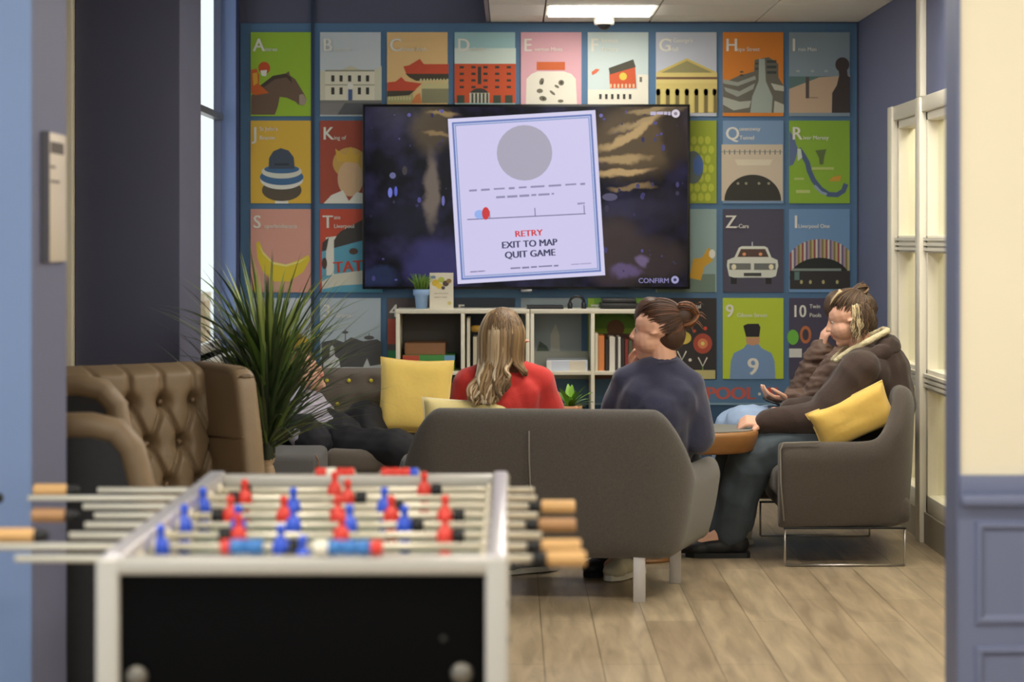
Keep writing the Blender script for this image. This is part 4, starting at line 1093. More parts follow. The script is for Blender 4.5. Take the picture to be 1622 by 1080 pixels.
mb = MB(); mb.box(MA @ V((0, .130, .585)), (.60, .10, .66), lea, .03, 3, rot=Matrix.Rotation(R(AT), 4, 'Z') @ Matrix.Rotation(R(-10), 4, 'X')); mb.build('back_shell', e)
for a, b in btns: MB().ell(MA @ V((a, back_y(b) - .012, b)), (.011, .011, .011), lea_d, 10).build('button', e)
def wing(sx_):
    mb = MB(); x0, x1 = (.30, .385)
    prof = [(.20, .30), (-.27, .30), (-.25, .52), (-.215, .72), (-.17, .90), (-.15, .935), (-.10, .95), (.20, .955)]
    b = bmesh.new()
    f0 = [b.verts.new((sx_ * x0, y, z)) for y, z in prof]; f1 = [b.verts.new((sx_ * x1, y, z)) for y, z in prof]
    n = len(prof)
    b.faces.new(f0); b.faces.new(f1[::-1])
    for k in range(n): b.faces.new((f0[k], f1[k], f1[(k + 1) % n], f0[(k + 1) % n]))
    bmesh.ops.recalc_face_normals(b, faces=b.faces)
    bmesh.ops.bevel(b, geom=list(b.edges), offset=.028, segments=4, profile=.5, affect='EDGES')
    mb.bm(b, lea, True, MA); mb.build('wing', e)
wing(1); wing(-1)
mb = MB(); mb.tube([MA @ V((.298, .03, .70)), MA @ V((.300, -.15, .705)), MA @ V((.302, -.208, .715))], .004, lea_d, 6); mb.build('seam', e)
for s_ in (-1, 1):
    mb = MB(); mb.box(MA @ V((s_ * .342, -.34, .44)), (.10, .44, .30), lea, .035, 3, rot=R(AT)); mb.build('armrest', e)
mb = MB(); mb.box(MA @ V((0, -.26, .36)), (.58, .56, .16), lea, .04, 3, rot=R(AT)); mb.build('seat_cushion', e)
mb = MB(); mb.box(MA @ V((0, -.20, .21)), (.70, .66, .18), darkp, .02, 2, rot=R(AT)); mb.build('base', e)
for x in (-.29, .29):
    for y in (-.48, .08): MB().lathe([(.015, 0), (.024, .13)], black_plastic, 12, MA @ Matrix.Translation((x, y, 0))).build('leg', e)

# --- second chair, two-tone, side on behind the jamb
BX = -.96
e = empty('tub_chair', (-1.4, 6.1, 0), 'brown leather rimmed chair with charcoal side panels, beside the left jamb', 'armchair')
for (yy, dx, zz) in ((5.62, -.02, .94), (6.50, -.225, .985)):
    mb = MB()
    prof = [(-1.80, .14), (BX + dx + .21, .14), (BX + dx + .17, .40), (BX + dx + .04, .72), (BX + dx - .04, zz - .03), (-1.80, zz - .02)]
    mb.add([V((x, yy - .022, z)) for x, z in prof] + [V((x, yy + .022, z)) for x, z in prof], [tuple(range(6)), tuple(range(6, 12))[::-1]] + [(k, k + 6, (k + 1) % 6 + 6, (k + 1) % 6) for k in range(6)], darkp)
    mb.build('side_panel', e)
    mb = MB(); mb.tube([(-1.80, yy, zz - .05), (BX + dx - .12, yy, zz - .04), (BX + dx - .055, yy, zz - .055), (BX + dx - .015, yy, zz - .10), (BX + dx + .01, yy, .74), (BX + dx + .09, yy, .56), (BX + dx + .14, yy, .40), (BX + dx + .17, yy, .14)], [.036, .036, .037, .037, .036, .036, .036, .036], lea, 14); mb.build('rim', e)
mb = MB(); mb.bx(-1.86, -1.74, 5.62, 6.50, .14, .93, lea, .04, 3); mb.build('backrest', e)
mb = MB(); mb.bx(-1.74, -.86, 5.665, 6.455, .14, .34, darkp, .02); mb.build('base', e)
mb = MB(); mb.bx(-1.74, -.84, 5.67, 6.45, .34, .46, lea, .04, 3); mb.build('seat_cushion', e)
for x in (-1.78, -.9):
    for y in (5.66, 6.46): MB().lathe([(.015, 0), (.024, .15)], black_plastic, 12, Matrix.Translation((x, y, 0))).build('leg', e)

# ------------------------------------------------------------ plant
px, PY = P(424, 700, 8.02).x, 8.02
e = empty('spiky_plant', (px, PY, 0), 'tall spiky green houseplant on a bare tan trunk', 'plant')
mb = MB(); mb.lathe([(.10, 0), (.12, .02), (.15, .26), (.155, .27), (.155, .29), (.14, .29), (.135, .25)], mat('planter_grey', (120, 118, 116), .6), M=Matrix.Translation((px, PY, 0))); mb.build('planter', e)
MB().lathe([(.12, .235), (.134, .25), (.01, .26)], mat('soil', (60, 46, 36), .95), M=Matrix.Translation((px, PY, 0))).build('soil', e)
tm = mat('trunk_tan', (176, 152, 124), .8, noise_amt=.3, noise_scale=30, stretch=(1, 1, 4))
pts, rd = [], []
for k in range(30): pts.append((px + .004 * math.sin(k), PY, .25 + k * .0125)); rd.append(.026 if k % 4 else .021)
MB().tube(pts, rd, tm, 12).build('trunk', e)
MB().tube([(P(406, 0, PY).x, PY - .02, .25), (P(406, 0, PY).x, PY - .02, .60)], .004, mat('stake_white', (220, 220, 216), .4), 8).build('stake', e)
rnd = random.Random(11); mb = MB()
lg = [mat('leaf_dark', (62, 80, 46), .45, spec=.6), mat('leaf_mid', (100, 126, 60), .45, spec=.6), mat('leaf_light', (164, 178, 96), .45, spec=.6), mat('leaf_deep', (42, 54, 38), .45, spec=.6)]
def leaf(p0, az, el, L, droop, w, m, twist=0.0):
    pts = []; n = 9; p = V(p0); d = V((math.cos(az) * math.cos(el), math.sin(az) * math.cos(el), math.sin(el)))
    out = []
    for k in range(n + 1):
        out.append(p.copy()); p = p + d * (L / n); d = (d + V((0, 0, -droop * (k + 1) / n))).normalized()
    side = V((-math.sin(az + twist), math.cos(az + twist), 0)); vs_, fs = [], []
    if any(q.x < -1.27 and q.y > 8.34 for q in out): return
    for k, q in enumerate(out):
        f = k / n; ww = w * (min(1, .5 + f * 4) if f < .15 else 1) * (1 - max(0, (f - .35) / .65) ** 1.5)
        up = V((0, 0, 1)) * ww * .35
        vs_ += [q - side * ww + up, q, q + side * ww + up]
    for k in range(n):
        a = k * 3; fs += [(a, a + 1, a + 4, a + 3), (a + 1, a + 2, a + 5, a + 4)]
    mb.add(vs_, fs, m, True)
for k in range(420):
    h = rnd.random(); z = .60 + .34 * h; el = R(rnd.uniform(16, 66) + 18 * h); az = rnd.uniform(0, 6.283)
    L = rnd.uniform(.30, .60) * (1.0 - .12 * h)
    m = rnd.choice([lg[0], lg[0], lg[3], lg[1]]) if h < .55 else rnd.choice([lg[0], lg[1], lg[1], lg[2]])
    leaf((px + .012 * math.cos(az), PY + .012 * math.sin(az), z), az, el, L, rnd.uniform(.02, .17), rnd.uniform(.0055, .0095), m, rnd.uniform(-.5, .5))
for k in range(40):
    az = rnd.uniform(0, 6.283); leaf((px, PY, .92), az, R(rnd.uniform(55, 86)), rnd.uniform(.20, .31), .05, .008, rnd.choice([lg[1], lg[2], lg[0]]), rnd.uniform(-.5, .5))
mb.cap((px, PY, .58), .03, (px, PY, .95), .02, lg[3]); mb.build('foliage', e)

# ------------------------------------------------------------ coffee table between the sofas
TY = 9.35
wood_t = mat('table_oak', (150, 104, 58), .45, noise_amt=.18, noise_scale=6, stretch=(1, 8, 8))
top_t = mat('table_top_grey', (128, 126, 120), .4)
xr = P(1200, 0, TY).x; cxx = xr - .42
e = empty('coffee_table', (cxx, TY, 0), 'oval wooden table with grey top between the two grey sofas', 'table')
def oval_ring(rx, ry, z, n=48): return [V((cxx + rx * math.copysign(abs(math.cos(2 * math.pi * k / n)) ** .75, math.cos(2 * math.pi * k / n)), TY + ry * math.copysign(abs(math.sin(2 * math.pi * k / n)) ** .75, math.sin(2 * math.pi * k / n)), z)) for k in range(n)]
zt = P(0, 679, TY).z; zb = P(0, 713, TY).z
mb = MB(); rings = [oval_ring(.38, .22, zb), oval_ring(.405, .24, zb + .01), oval_ring(.42, .25, zt - .02), oval_ring(.42, .25, zt - .004), oval_ring(.41, .24, zt)]
vs_ = sum(rings, []); fs = [tuple(range(48))[::-1], tuple(4 * 48 + k for k in range(48))]
for i in range(4):
    for k in range(48): a = i * 48 + k; b = i * 48 + (k + 1) % 48; fs.append((a, b, b + 48, a + 48))
mb.add(vs_, fs, wood_t, True); mb.build('table_body', e)
mb = MB(); r2 = oval_ring(.40, .232, zt + .001) + oval_ring(.40, .232, zt + .004); mb.add(r2, [tuple(range(48))[::-1], tuple(48 + k for k in range(48))] + [(k, (k + 1) % 48, (k + 1) % 48 + 48, k + 48) for k in range(48)], top_t); mb.build('table_top', e)
MB().lathe([(.17, 0), (.17, .012), (.05, .02), (.032, .04), (.032, zb + .01)], wood_t, 28, Matrix.Translation((cxx - .1, TY, 0))).build('pedestal', e)
# leafy plant on that table
e = empty('leafy_plant', (P(903, 0, 9.4).x, 9.42, zt + .004), 'small bright green leafy plant in terracotta pot behind the red sweater', 'plant')
lx = P(903, 0, 9.4).x; zz = zt + .004
MB().lathe([(.035, 0), (.05, .075), (.055, .077), (.055, .092), (.047, .092), (.044, .07)], mat('terracotta', (216, 160, 116), .7), M=Matrix.Translation((lx, 9.42, zz))).build('pot', e)
mb = MB(); rnd = random.Random(5); gm = [mat('leaf_bright', (122, 170, 50), .5), mat('leaf_bright_dark', (84, 130, 40), .5)]
for k in range(26):
    az = rnd.uniform(0, 6.28); el = R(rnd.uniform(25, 80)); L = rnd.uniform(.06, .13); p = V((lx, 9.42, zz + .08)); d = V((math.cos(az) * math.cos(el), math.sin(az) * math.cos(el), math.sin(el)))
    side = V((-math.sin(az), math.cos(az), 0)); vs_, fs = [], []; n = 7
    for q in range(n + 1):
        f = q / n; w = .016 * math.sin(math.pi * min(1, f * .95 + .03)) ** .8
        vs_ += [p - side * w, p + V((0, 0, -.003)), p + side * w]; p = p + d * (L / n); d = (d + V((0, 0, -.12))).normalized()
    for q in range(n): a = q * 3; fs += [(a, a + 1, a + 4, a + 3), (a + 1, a + 2, a + 5, a + 4)]
    mb.add(vs_, fs, gm[k % 2], True)
mb.build('leaves', e)
# ------------------------------------------------------------ table football
alu = mat('aluminium_frame', (190, 186, 178), .36, metal=.25)
alu2 = mat('aluminium_rail', (206, 202, 206), .28, metal=.35)
blk = mat('cabinet_black', (9, 9, 10), .6, spec=.04)
inner = mat('inner_wall_cream', (238, 228, 204), .4)
field = mat('pitch_grey_green', (106, 122, 102), .35)
rodm = mat('rod_chrome', (224, 216, 196), .3, metal=.4)
hand_w = mat('handle_wood', (214, 168, 108), .5, noise_amt=.12, noise_scale=20)
hand_d = mat('handle_wood_brown', (172, 128, 84), .5, noise_amt=.12, noise_scale=20)
redp = mat('player_red', (222, 58, 44), .35); blup = mat('player_blue', (50, 88, 214), .35); rub = mat('rubber_black', (24, 24, 26), .6)
whp = mat('counter_white', (238, 232, 214), .4)
X0, X1, Y0, Y1, ZT = -.716, -.006, 3.69, 5.03, .84
e = empty('football_table', ((X0 + X1) / 2, (Y0 + Y1) / 2, 0), 'silver framed black football table with red and blue players', 'table')
w = .045
MB().bx(X0 + .008, X0 + w, Y0 + .012, Y1, ZT - .03, ZT + .006, alu2, .005).build('side_rail', e)
MB().bx(X1 - w + .008, X1 - .004, Y0 + .012, Y1, ZT - .03, ZT + .006, alu2, .005).build('side_rail', e)
MB().bx(X0 + w - .01, X1 - w + .01, Y0, Y0 + .045, ZT - .028, ZT, alu, .004).build('end_rail', e)
MB().bx(X0 + w - .01, X1 - w + .01, Y1 - .045, Y1, ZT - .028, ZT, alu, .004).build('end_rail', e)
for (x, y) in ((X0, Y0), (X1 - .04, Y0), (X0, Y1 - .04), (X1 - .04, Y1 - .04)):
    l = MB().bx(x, x + .04, y, y + .04, 0.02, ZT, alu, .006, 3).build('leg', e)
    MB().lathe([(.022, 0), (.024, .01), (.012, .022)], rub, M=Matrix.Translation((x + .02, y + .02, 0))).build('foot', l)
MB().bx(X0 + .04, X1 - .04, Y0 + .012, Y0 + .03, .42, ZT - .026, blk, .002).build('end_panel', e)
MB().bx(X0 + .04, X1 - .04, Y1 - .03, Y1 - .012, .42, ZT - .026, blk, .002).build('end_panel', e)
MB().bx(X0 + .012, X0 + .034, Y0 + .03, Y1 - .03, .42, ZT - .028, blk, .002).build('side_panel', e)
MB().bx(X1 - .034, X1 - .012, Y0 + .03, Y1 - .03, .42, ZT - .028, blk, .002).build('side_panel', e)
MB().bx(X0 + .034, X1 - .034, Y0 + .03, Y1 - .03, .43, .45, blk).build('cabinet_floor', e)
ZF = .752
p = MB(); p.bx(X0 + .04, X1 - .04, Y0 + .03, Y1 - .03, ZF - .01, ZF, field)
for (a, b, c, d) in ((X0 + .06, X1 - .06, 4.355, 4.363),): p.bx(a, b, c, d, ZF, ZF + .0006, whp)
p.build('pitch', e)
p = MB(); p.bx(X0 + .034, X0 + .042, Y0 + .03, Y1 - .03, ZF, ZT - .03, inner); p.bx(X1 - .042, X1 - .034, Y0 + .03, Y1 - .03, ZF, ZT - .03, inner)
p.bx(X0 + .042, X1 - .042, Y1 - .045, Y1 - .03, ZF, ZT - .028, inner); p.bx(X0 + .042, X1 - .042, Y0 + .03, Y0 + .04, ZF, ZT - .028, inner); p.build('inner_walls', e)
for (px_, py_) in ((215, 1074), (731, 1069)):
    q = P(px_, py_, Y0); MB().lathe([(.019, 0), (.019, .004), (.013, .010), (.004, .011)], mat('bolt_steel', (120, 116, 108), .35, metal=.7), M=Matrix.Translation((q.x, Y0 + .013, q.z)) @ Matrix.Rotation(R(90), 4, 'X')).build('bolt', e)
q = P(702, 1014, Y0); MB().lathe([(.006, 0), (.004, .004)], mat('screw_dark', (60, 58, 56), .5, metal=.6), 12, Matrix.Translation((q.x, Y0 + .013, q.z)) @ Matrix.Rotation(R(90), 4, 'X')).build('screw', e)
for (y, z) in ((3.80, .68), (3.78, .60), (3.80, .50), (4.3, .66)): MB().lathe([(.014, 0), (.014, .006), (.006, .014)], rub, 14, Matrix.Translation((X1 - .012, y, z)) @ Matrix.Rotation(R(90), 4, 'Y')).build('side_screw', e)
ZR = .815
YR = [3.86 + .15 * k for k in range(8)]
def X(px_, k): return (px_ - HX) * YR[k] / F
def player(rod, x, y, m, tilt):
    M = Matrix.Translation((x, y, ZR)) @ Matrix.Rotation(R(tilt), 4, 'X')
    p = MB(); p.lathe([(.013, -.024), (.0165, -.012), (.0175, .002), (.014, .010), (.008, .018), (.0058, .023), (.0085, .029), (.0088, .036), (.005, .042), (.001, .043)], m, 14, M)
    b = bmesh.new(); bmesh.ops.create_cube(b, size=1)
    for v in b.verts: v.co = V((v.co.x * (.020 if v.co.z > 0 else .026), v.co.y * (.016 if v.co.z > 0 else .012), -.040 + v.co.z * .038))
    bmesh.ops.bevel(b, geom=list(b.edges), offset=.004, segments=2, affect='EDGES'); p.bm(b, m, True, M)
    return p.build('player', rod)
def bumper(rod, x, y, L=.024):
    MB().lathe([(.012, 0), (.0150, .003), (.0150, L - .003), (.012, L)], rub, 14, Matrix.Translation((x - L / 2, y, ZR)) @ Matrix.Rotation(R(90), 4, 'Y')).build('bumper', rod)
def handle(rod, k, pa, pb, side, m):
    xa, xb = X(pa, k), X(pb, k); L = abs(xb - xa); r = .0145
    M = Matrix.Translation((xa if side > 0 else xb, YR[k], ZR)) @ Matrix.Rotation(R(90 * side), 4, 'Y')
    MB().lathe([(r * .8, 0), (r, .004), (r, L - .004), (r * .85, L)], m, 8, M, smooth=False).build('handle', rod)
    M2 = Matrix.Translation((xa if side > 0 else xb, YR[k], ZR)) @ Matrix.Rotation(R(90 * side), 4, 'Y')
    MB().lathe([(.008, -.026), (.011, -.020), (.012, -.010), (.014, -.002), (.010, .001)], rub, 14, M2).build('collar', rod)
rods = [  # left px, right px, handle (a, b, side), team, players, bumpers
    (25, 875, (866, 928, 1, hand_w), blup, [480], [460]),
    (-30, 865, (857, 920, 1, hand_w), blup, [255, 445], [236, 470]),
    (110, 858, (120, 55, -1, hand_w), redp, [378, 541, 705], [357, 726]),
    (135, 860, (853, 912, 1, hand_d), blup, [292, 378, 465, 554, 641], [272, 662]),
    (150, 852, (157, 104, -1, hand_d), redp, [365, 450, 535, 620, 705], [345, 727]),
    (132, 862, (857, 911, 1, hand_w), blup, [322, 465, 609], [303, 630]),
    (45, 850, (48, -14, -1, hand_d), redp, [388, 551], [371, 572]),
    (155, 846, (160, 107, -1, hand_w), redp, [530, 672], [390, 692])]
rnd = random.Random(3)
for k, (a, b, h, team, pl, bu) in enumerate(rods):
    rod = MB().tube([(X(a, k), YR[k], ZR), (X(b, k), YR[k], ZR)], .0068, rodm, 14).build('rod', e)
    handle(rod, k, h[0], h[1], h[2], h[3])
    for q in pl: player(rod, X(q, k), YR[k], team, rnd.uniform(-8, 8) + (0 if team == redp else 4))
    for q in bu: bumper(rod, X(q, k), YR[k])
    for x in (X0 + .046, X1 - .046):
        MB().lathe([(.016, 0), (.016, .010)], inner, 16, Matrix.Translation((x - .005, YR[k], ZR - .001)) @ Matrix.Rotation(R(90), 4, 'Y')).build('bearing', e)
def counter(Y, py, segs, r):
    s_ = F / Y; x0 = (segs[0][0] - HX) / s_; x1 = (segs[-1][1] - HX) / s_; z = EYE - (py - HY) / s_
    c = MB().tube([(x0 - .004, Y, z), (x1 + .004, Y, z)], .004, rodm, 8).build('score_counter', e)
    for (a, b, m) in segs:
        n = max(1, round((b - a) / s_ / .024)); L = (b - a) / s_ / n
        for q in range(n):
            xx = (a - HX) / s_ + q * L
            MB().lathe([(r * .82, 0), (r, .003), (r, L - .003), (r * .82, L)], m, 16, Matrix.Translation((xx, Y, z)) @ Matrix.Rotation(R(90), 4, 'Y')).build('bead', c)
    MB().box(((x0 + x1) / 2, Y, z - r), ((x1 - x0) * .4, .010, .012), alu, .002).build('counter_foot', c)
counter(5.005, 749, [(500, 517, redp), (517, 533, whp), (533, 561, redp)], .0125)
counter(5.005, 749, [(604, 650, redp), (650, 663, blup)], .0125)
counter(3.715, 866, [(350, 364, redp), (364, 417, mat('counter_blue', (56, 120, 190), .35))], .0135)
counter(3.715, 867, [(497, 520, whp), (520, 587, MATS['counter_blue']), (587, 606, redp)], .0135)
# ------------------------------------------------------------ people
skin = mat('skin_fair', (226, 176, 150), .55, noise_amt=.05, noise_scale=30, spec=.35)
lipm = mat('lips', (190, 110, 100), .45)
eyew = mat('eye_white', (232, 228, 222), .25); iris = mat('iris', (58, 44, 34), .2)
Z = V((0, 0, 1))
def frame(fwd, up=(0, 0, 1)):
    f = V(fwd).normalized(); u = V(up); u = (u - f * u.dot(f)).normalized(); r = f.cross(u)
    return f, u, r
def rotm(f, u, r): return Matrix((f, r, u)).transposed()   # columns: x=f, y=r, z=u
def head(mb, c, fwd, up=(0, 0, 1), s=1.0, neck=None):
    c = V(c); f, u, r = frame(fwd, up); M3 = rotm(f, u, r)
    q = lambda a, b, d: c + (f * a + u * b + r * d) * s
    E = lambda p, rad, n=16: mb.ell(p, tuple(x * s for x in rad), skin, n, M3)
    E(q(-.012, .022, 0), (.097, .092, .075)); E(q(.028, -.040, 0), (.064, .080, .060)); E(q(.040, -.078, 0), (.046, .034, .044))
    E(q(.070, -.100, 0), (.018, .017, .020)); E(q(.066, .024, 0), (.014, .011, .040)); E(q(.084, -.058, 0), (.014, .011, .024))
    mb.cap(q(.080, .010, 0), .007 * s, q(.103, -.026, 0), .0105 * s, skin, 10); E(q(.094, -.031, .010), (.009, .007, .008), 8); E(q(.094, -.031, -.010), (.009, .007, .008), 8)
    E(q(.052, -.030, .034), (.030, .026, .020)); E(q(.052, -.030, -.034), (.030, .026, .020))
    for d in (1, -1): E(q(-.008, -.012, .076 * d), (.019, .031, .008), 10)
    if neck is not None: mb.cap(q(-.020, -.060, 0), .050 * s, neck, .054 * s, skin)
    return q
def face_parts(q, c, fwd, parent, up=(0, 0, 1), s=1.0, brow=None):
    f, u, r = frame(fwd, up); M3 = rotm(f, u, r)
    for d in (1, -1):
        MB().ell(q(.0665, .002, .031 * d), (.0115 * s, .0095 * s, .0115 * s), eyew, 12, M3).build('eye', parent)
        MB().ell(q(.0765, .002, .032 * d), (.0025 * s, .005 * s, .005 * s), iris, 10, M3).build('iris', parent)
        if brow: MB().cap(q(.081, .024, .014 * d), .0032 * s, q(.064, .027, .046 * d), .002 * s, brow, 6).build('eyebrow', parent)
    m = MB(); m.ell(q(.0955, -.054, 0), (.0045 * s, .018 * s, .0035 * s), lipm, 12, M3); m.ell(q(.0945, -.063, 0), (.0048 * s, .016 * s, .0042 * s), lipm, 12, M3); m.build('lips', parent)
def hand(mb, wrist, d, n, side=1, curl=.6, s=1.0, spread=.05):
    """d: along the hand, n: out of the palm, thumb on +side"""
    w = V(wrist); d = V(d).normalized(); n = V(n); n = (n - d * n.dot(d)).normalized(); t = d.cross(n) * side
    mb.cap(w - d * .02, .025 * s, w + d * .015 * s, .024 * s, skin, 12)
    for k in range(4):
        o = (k - 1.5) * .0175 * s
        mb.cap(w + d * .01 * s + t * o * .7, .0125 * s, w + d * .080 * s + t * o, .0105 * s, skin, 10)
    for k in range(4):
        o = (1.5 - k) * .0185 * s; L = (.076, .084, .078, .060)[k] * s
        p = w + d * .082 * s + t * o; dd = (d + t * spread * (1.5 - k)).normalized(); a = R(12) + curl * R(10) * (k * .3)
        for j, fr in enumerate((.44, .31, .25)):
            a += curl * R((28, 42, 26)[j]); e_ = dd * math.cos(a) + n * math.sin(a)
            q = p + e_ * L * fr; mb.cap(p, (.0088 - .0008 * j) * s, q, (.0082 - .0009 * j) * s, skin, 8); p = q
    p = w + d * .022 * s + t * .026 * s
    for j, (L, a) in enumerate(((.040, 38), (.032, 24), (.026, 12))):
        e_ = d * math.cos(R(a)) + t * math.sin(R(a)) + n * (.35 + .25 * j) * curl; e_.normalize()
        q = p + e_ * L * s; mb.cap(p, (.0125 - .0015 * j) * s, q, (.0112 - .0015 * j) * s, skin, 8); p = q
def body(name_parent, sp):
    """one continuous figure under the clothes"""
    mb = MB(); mb.mi(skin)
    q = head(mb, sp['head'], sp['face'], sp.get('up', (0, 0, 1)), sp.get('hs', 1.0), sp['neck'])
    g = lambda k: V(sp[k])
    nk = g('neck'); mb.cap(nk, .050, g('chest'), .07, skin); mb.cap(g('chest'), .08, g('pelvis'), .085, skin)
    for s in 'LR':
        mb.cap(nk, .034, g('sh' + s), .034, skin); mb.cap(g('sh' + s), .036, g('el' + s), .036, skin); mb.cap(g('el' + s), .036, g('wr' + s), .024, skin)
        mb.cap(g('sh' + s), .034, g('pelvis'), .07, skin)
        mb.cap(g('hip' + s), .075, g('kn' + s), .048, skin); mb.cap(g('kn' + s), .048, g('an' + s), .032, skin)
        mb.cap(g('an' + s), .034, g('toe' + s), .026, skin); mb.cap(g('pelvis'), .085, g('hip' + s), .08, skin)
        h = sp.get('hand' + s)
        if h: hand(mb, g('wr' + s), *h)
    o = blob('body', mb, name_parent, .0042, 2)
    face_parts(q, sp['head'], sp['face'], name_parent, sp.get('up', (0, 0, 1)), sp.get('hs', 1.0), sp.get('brow'))
    return q
def shoe(parent, an, toe, m, sole, label=None):
    an, toe = V(an), V(toe); d = toe - an; d.z = 0; d.normalize(); heel = an - d * .045; zt = an.z
    ang = math.atan2(d.y, d.x); fl = min(an.z, toe.z) - .045
    base = V((an.x, an.y, 0)); L = .27
    mb = MB(); M = Matrix.Translation((an.x, an.y, max(0, fl))) @ Matrix.Rotation(ang, 4, 'Z')
    mb.ell(M @ V((-.02, 0, .055)), (.055, .042, .050), m, 14, M.to_3x3()); mb.ell(M @ V((.07, 0, .045)), (.10, .046, .040), m, 14, M.to_3x3()); mb.ell(M @ V((.15, .003, .036)), (.062, .048, .034), m, 14, M.to_3x3())
    mb.cap(M @ V((-.01, 0, .06)), .043, M @ V((0, 0, .10)), .040, m)
    o = blob('shoe', mb, parent, .005, 3)
    s2 = MB(); pr = [(-.075, -.030), (-.06, -.042), (.05, -.042), (.12, -.046), (.17, -.040), (.205, -.015), (.205, .015), (.17, .040), (.12, .046), (.05, .042), (-.06, .042), (-.075, .030)]
    s2.prism(pr, .0, .022, sole, M); s2.build('sole', parent)
    l = MB()
    for k in range(4): l.tube([M @ V((.045 + k * .022, -.025, .078 - k * .007)), M @ V((.045 + k * .022, 0, .088 - k * .008)), M @ V((.045 + k * .022, .025, .078 - k * .007))], .003, sole, 6)
    l.build('laces', parent)
    return o

def torso_shape(mb, sp, m, g, chest_r=.13, belly_r=.13, sh_r=.075):
    c, p = g('chest'), g('pelvis')
    mid = (c + p) / 2 + V(sp.get('belly', (0, 0, 0)))
    for s in 'LR':
        a = g('sh' + s); hp = g('hip' + s)
        mb.cap(a + (c - a) * .12, sh_r, c + (a - c) * .55 + (mid - c) * .45, chest_r * .80, m); mb.cap(c + (a - c) * .45, chest_r * .82, p + (hp - p) * .35, belly_r * .9, m)
        mb.cap(g('neck') + V((0, 0, -.015)), .062, a, sh_r * .95, m)
    mb.cap(g('neck') + V((0, 0, -.03)), .066, c + V((0, 0, .03)), chest_r * .9, m)
    mb.cap(c, chest_r, mid, belly_r, m); mb.cap(mid, belly_r, p, belly_r * .96, m)
def sleeve(mb, g, s, m, r0=.068, r1=.058, r2=.042, end=.97):
    a, e_, w = g('sh' + s), g('el' + s), g('wr' + s)
    mb.cap(a, r0, e_, r1, m); mb.cap(e_, r1, e_ + (w - e_) * end, r2, m)
def cuff(parent, g, s, m, r=.043):
    e_, w = g('el' + s), g('wr' + s); d = (w - e_).normalized()
    MB().tube([w - d * .055, w - d * .05, w - d * .012, w - d * .006], [r * .92, r, r * .98, r * .86], m, 16).build('cuff', parent)
def strands(parent, specs, name, m_list, flat=.5):
    mb = MB()
    for (pts, r, mi) in specs: mb.tube(pts, r, m_list[mi % len(m_list)], 6, flat=flat)
    return mb.build(name, parent)
def catmull(pts, n=6):
    pts = [V(p) for p in pts]; P_ = [pts[0] * 2 - pts[1]] + pts + [pts[-1] * 2 - pts[-2]]; out = []
    for i in range(1, len(P_) - 2):
        for k in range(n):
            t = k / n; a, b, c, d = P_[i - 1], P_[i], P_[i + 1], P_[i + 2]
            out.append(.5 * ((2 * b) + (-a + c) * t + (2 * a - 5 * b + 4 * c - d) * t * t + (-a + 3 * b - 3 * c + d) * t ** 3))
    out.append(pts[-1]); return out
def G(sp): return lambda k: V(sp[k])

HL = [(-.75, -.72, -.25), (-.40, -.62, -.75), (-.12, -.30, -.95), (.10, -.02, -1.0), (.38, .14, -.90), (.62, .40, -.62), (.76, .62, -.25), (.76, .64, .25), (.62, .40, .62), (.38, .14, .90), (.10, -.02, 1.0), (-.12, -.30, .95), (-.40, -.62, .75), (-.75, -.72, .25)]
def hair_flow(q, target, n, rnd, cols, rad=.0036, t0=0, t1=13, big=(.100, .096, .087), cen=(-.018, .024, 0), reach=.96):
    out = []; tg = V(target).normalized()
    for k in range(n):
        t = t0 + (t1 - t0) * rnd.random(); i = min(int(t), 12); a = (V(HL[i]) * (1 - t + i) + V(HL[i + 1]) * (t - i)).normalized()
        om = math.acos(max(-1, min(1, a.dot(tg)))); j0 = rnd.random() ** 2 * .35; h = 1 + rnd.uniform(-.01, .03); pts = []
        side = a.cross(tg).normalized() * rnd.uniform(-.06, .06)
        for j in range(9):
            f = j0 + (reach - j0) * j / 8; d = (a * math.sin((1 - f) * om) + tg * math.sin(f * om)) / max(math.sin(om), .01) + side * math.sin(math.pi * f)
            pts.append(q(cen[0] + d.x * big[0] * h, cen[1] + d.y * big[1] * h, cen[2] + d.z * big[2] * h))
        out.append((pts, [rad * (.35 if j in (0, 8) else 1) for j in range(9)], rnd.choice(cols)))
    return out

# ============ person in the red sweatshirt
h_top = mat('hair_brown_root', (96, 76, 56), .5, noise_amt=.3, noise_scale=40, spec=.4)
h_bl = [mat('hair_blonde', (196, 172, 138), .45, spec=.4), mat('hair_honey', (158, 128, 88), .45, spec=.4), mat('hair_brown', (102, 80, 58), .45, spec=.4), mat('hair_ash', (214, 198, 172), .45, spec=.4), mat('hair_mid', (132, 106, 74), .45, spec=.4)]
Y = 8.52
hc = P(797, 537, Y)
sp = dict(head=hc, face=(.05, 1, -.05), up=(-.05, 0, 1), neck=P(800, 578, Y), chest=P(797, 640, Y - .02), pelvis=V((-.03, 8.62, .52)),
    shL=P(742, 606, Y), shR=P(854, 604, Y), elL=P(732, 668, Y + .06), elR=P(872, 672, Y + .06), wrL=V((-.12, 8.80, .58)), wrR=V((.06, 8.82, .58)),
    hipL=V((-.12, 8.66, .50)), hipR=V((.06, 8.66, .50)), knL=V((-.13, 9.05, .50)), knR=V((.10, 9.05, .50)), anL=V((-.10, 8.99, .10)), anR=V((.12, 8.94, .10)),
    toeL=V((-.12, 9.15, .05)), toeR=V((.04, 9.05, .05)), handL=((.5, 1, .1), (0, .3, -1), -1, .7), handR=((-.5, 1, .1), (0, .3, -1), 1, .7), brow=h_top)
g = G(sp)
e1 = empty('person', (g('pelvis').x, g('pelvis').y, .0), 'person with long blonde hair in a red sweatshirt, back to camera', 'person')
body(e1, sp)
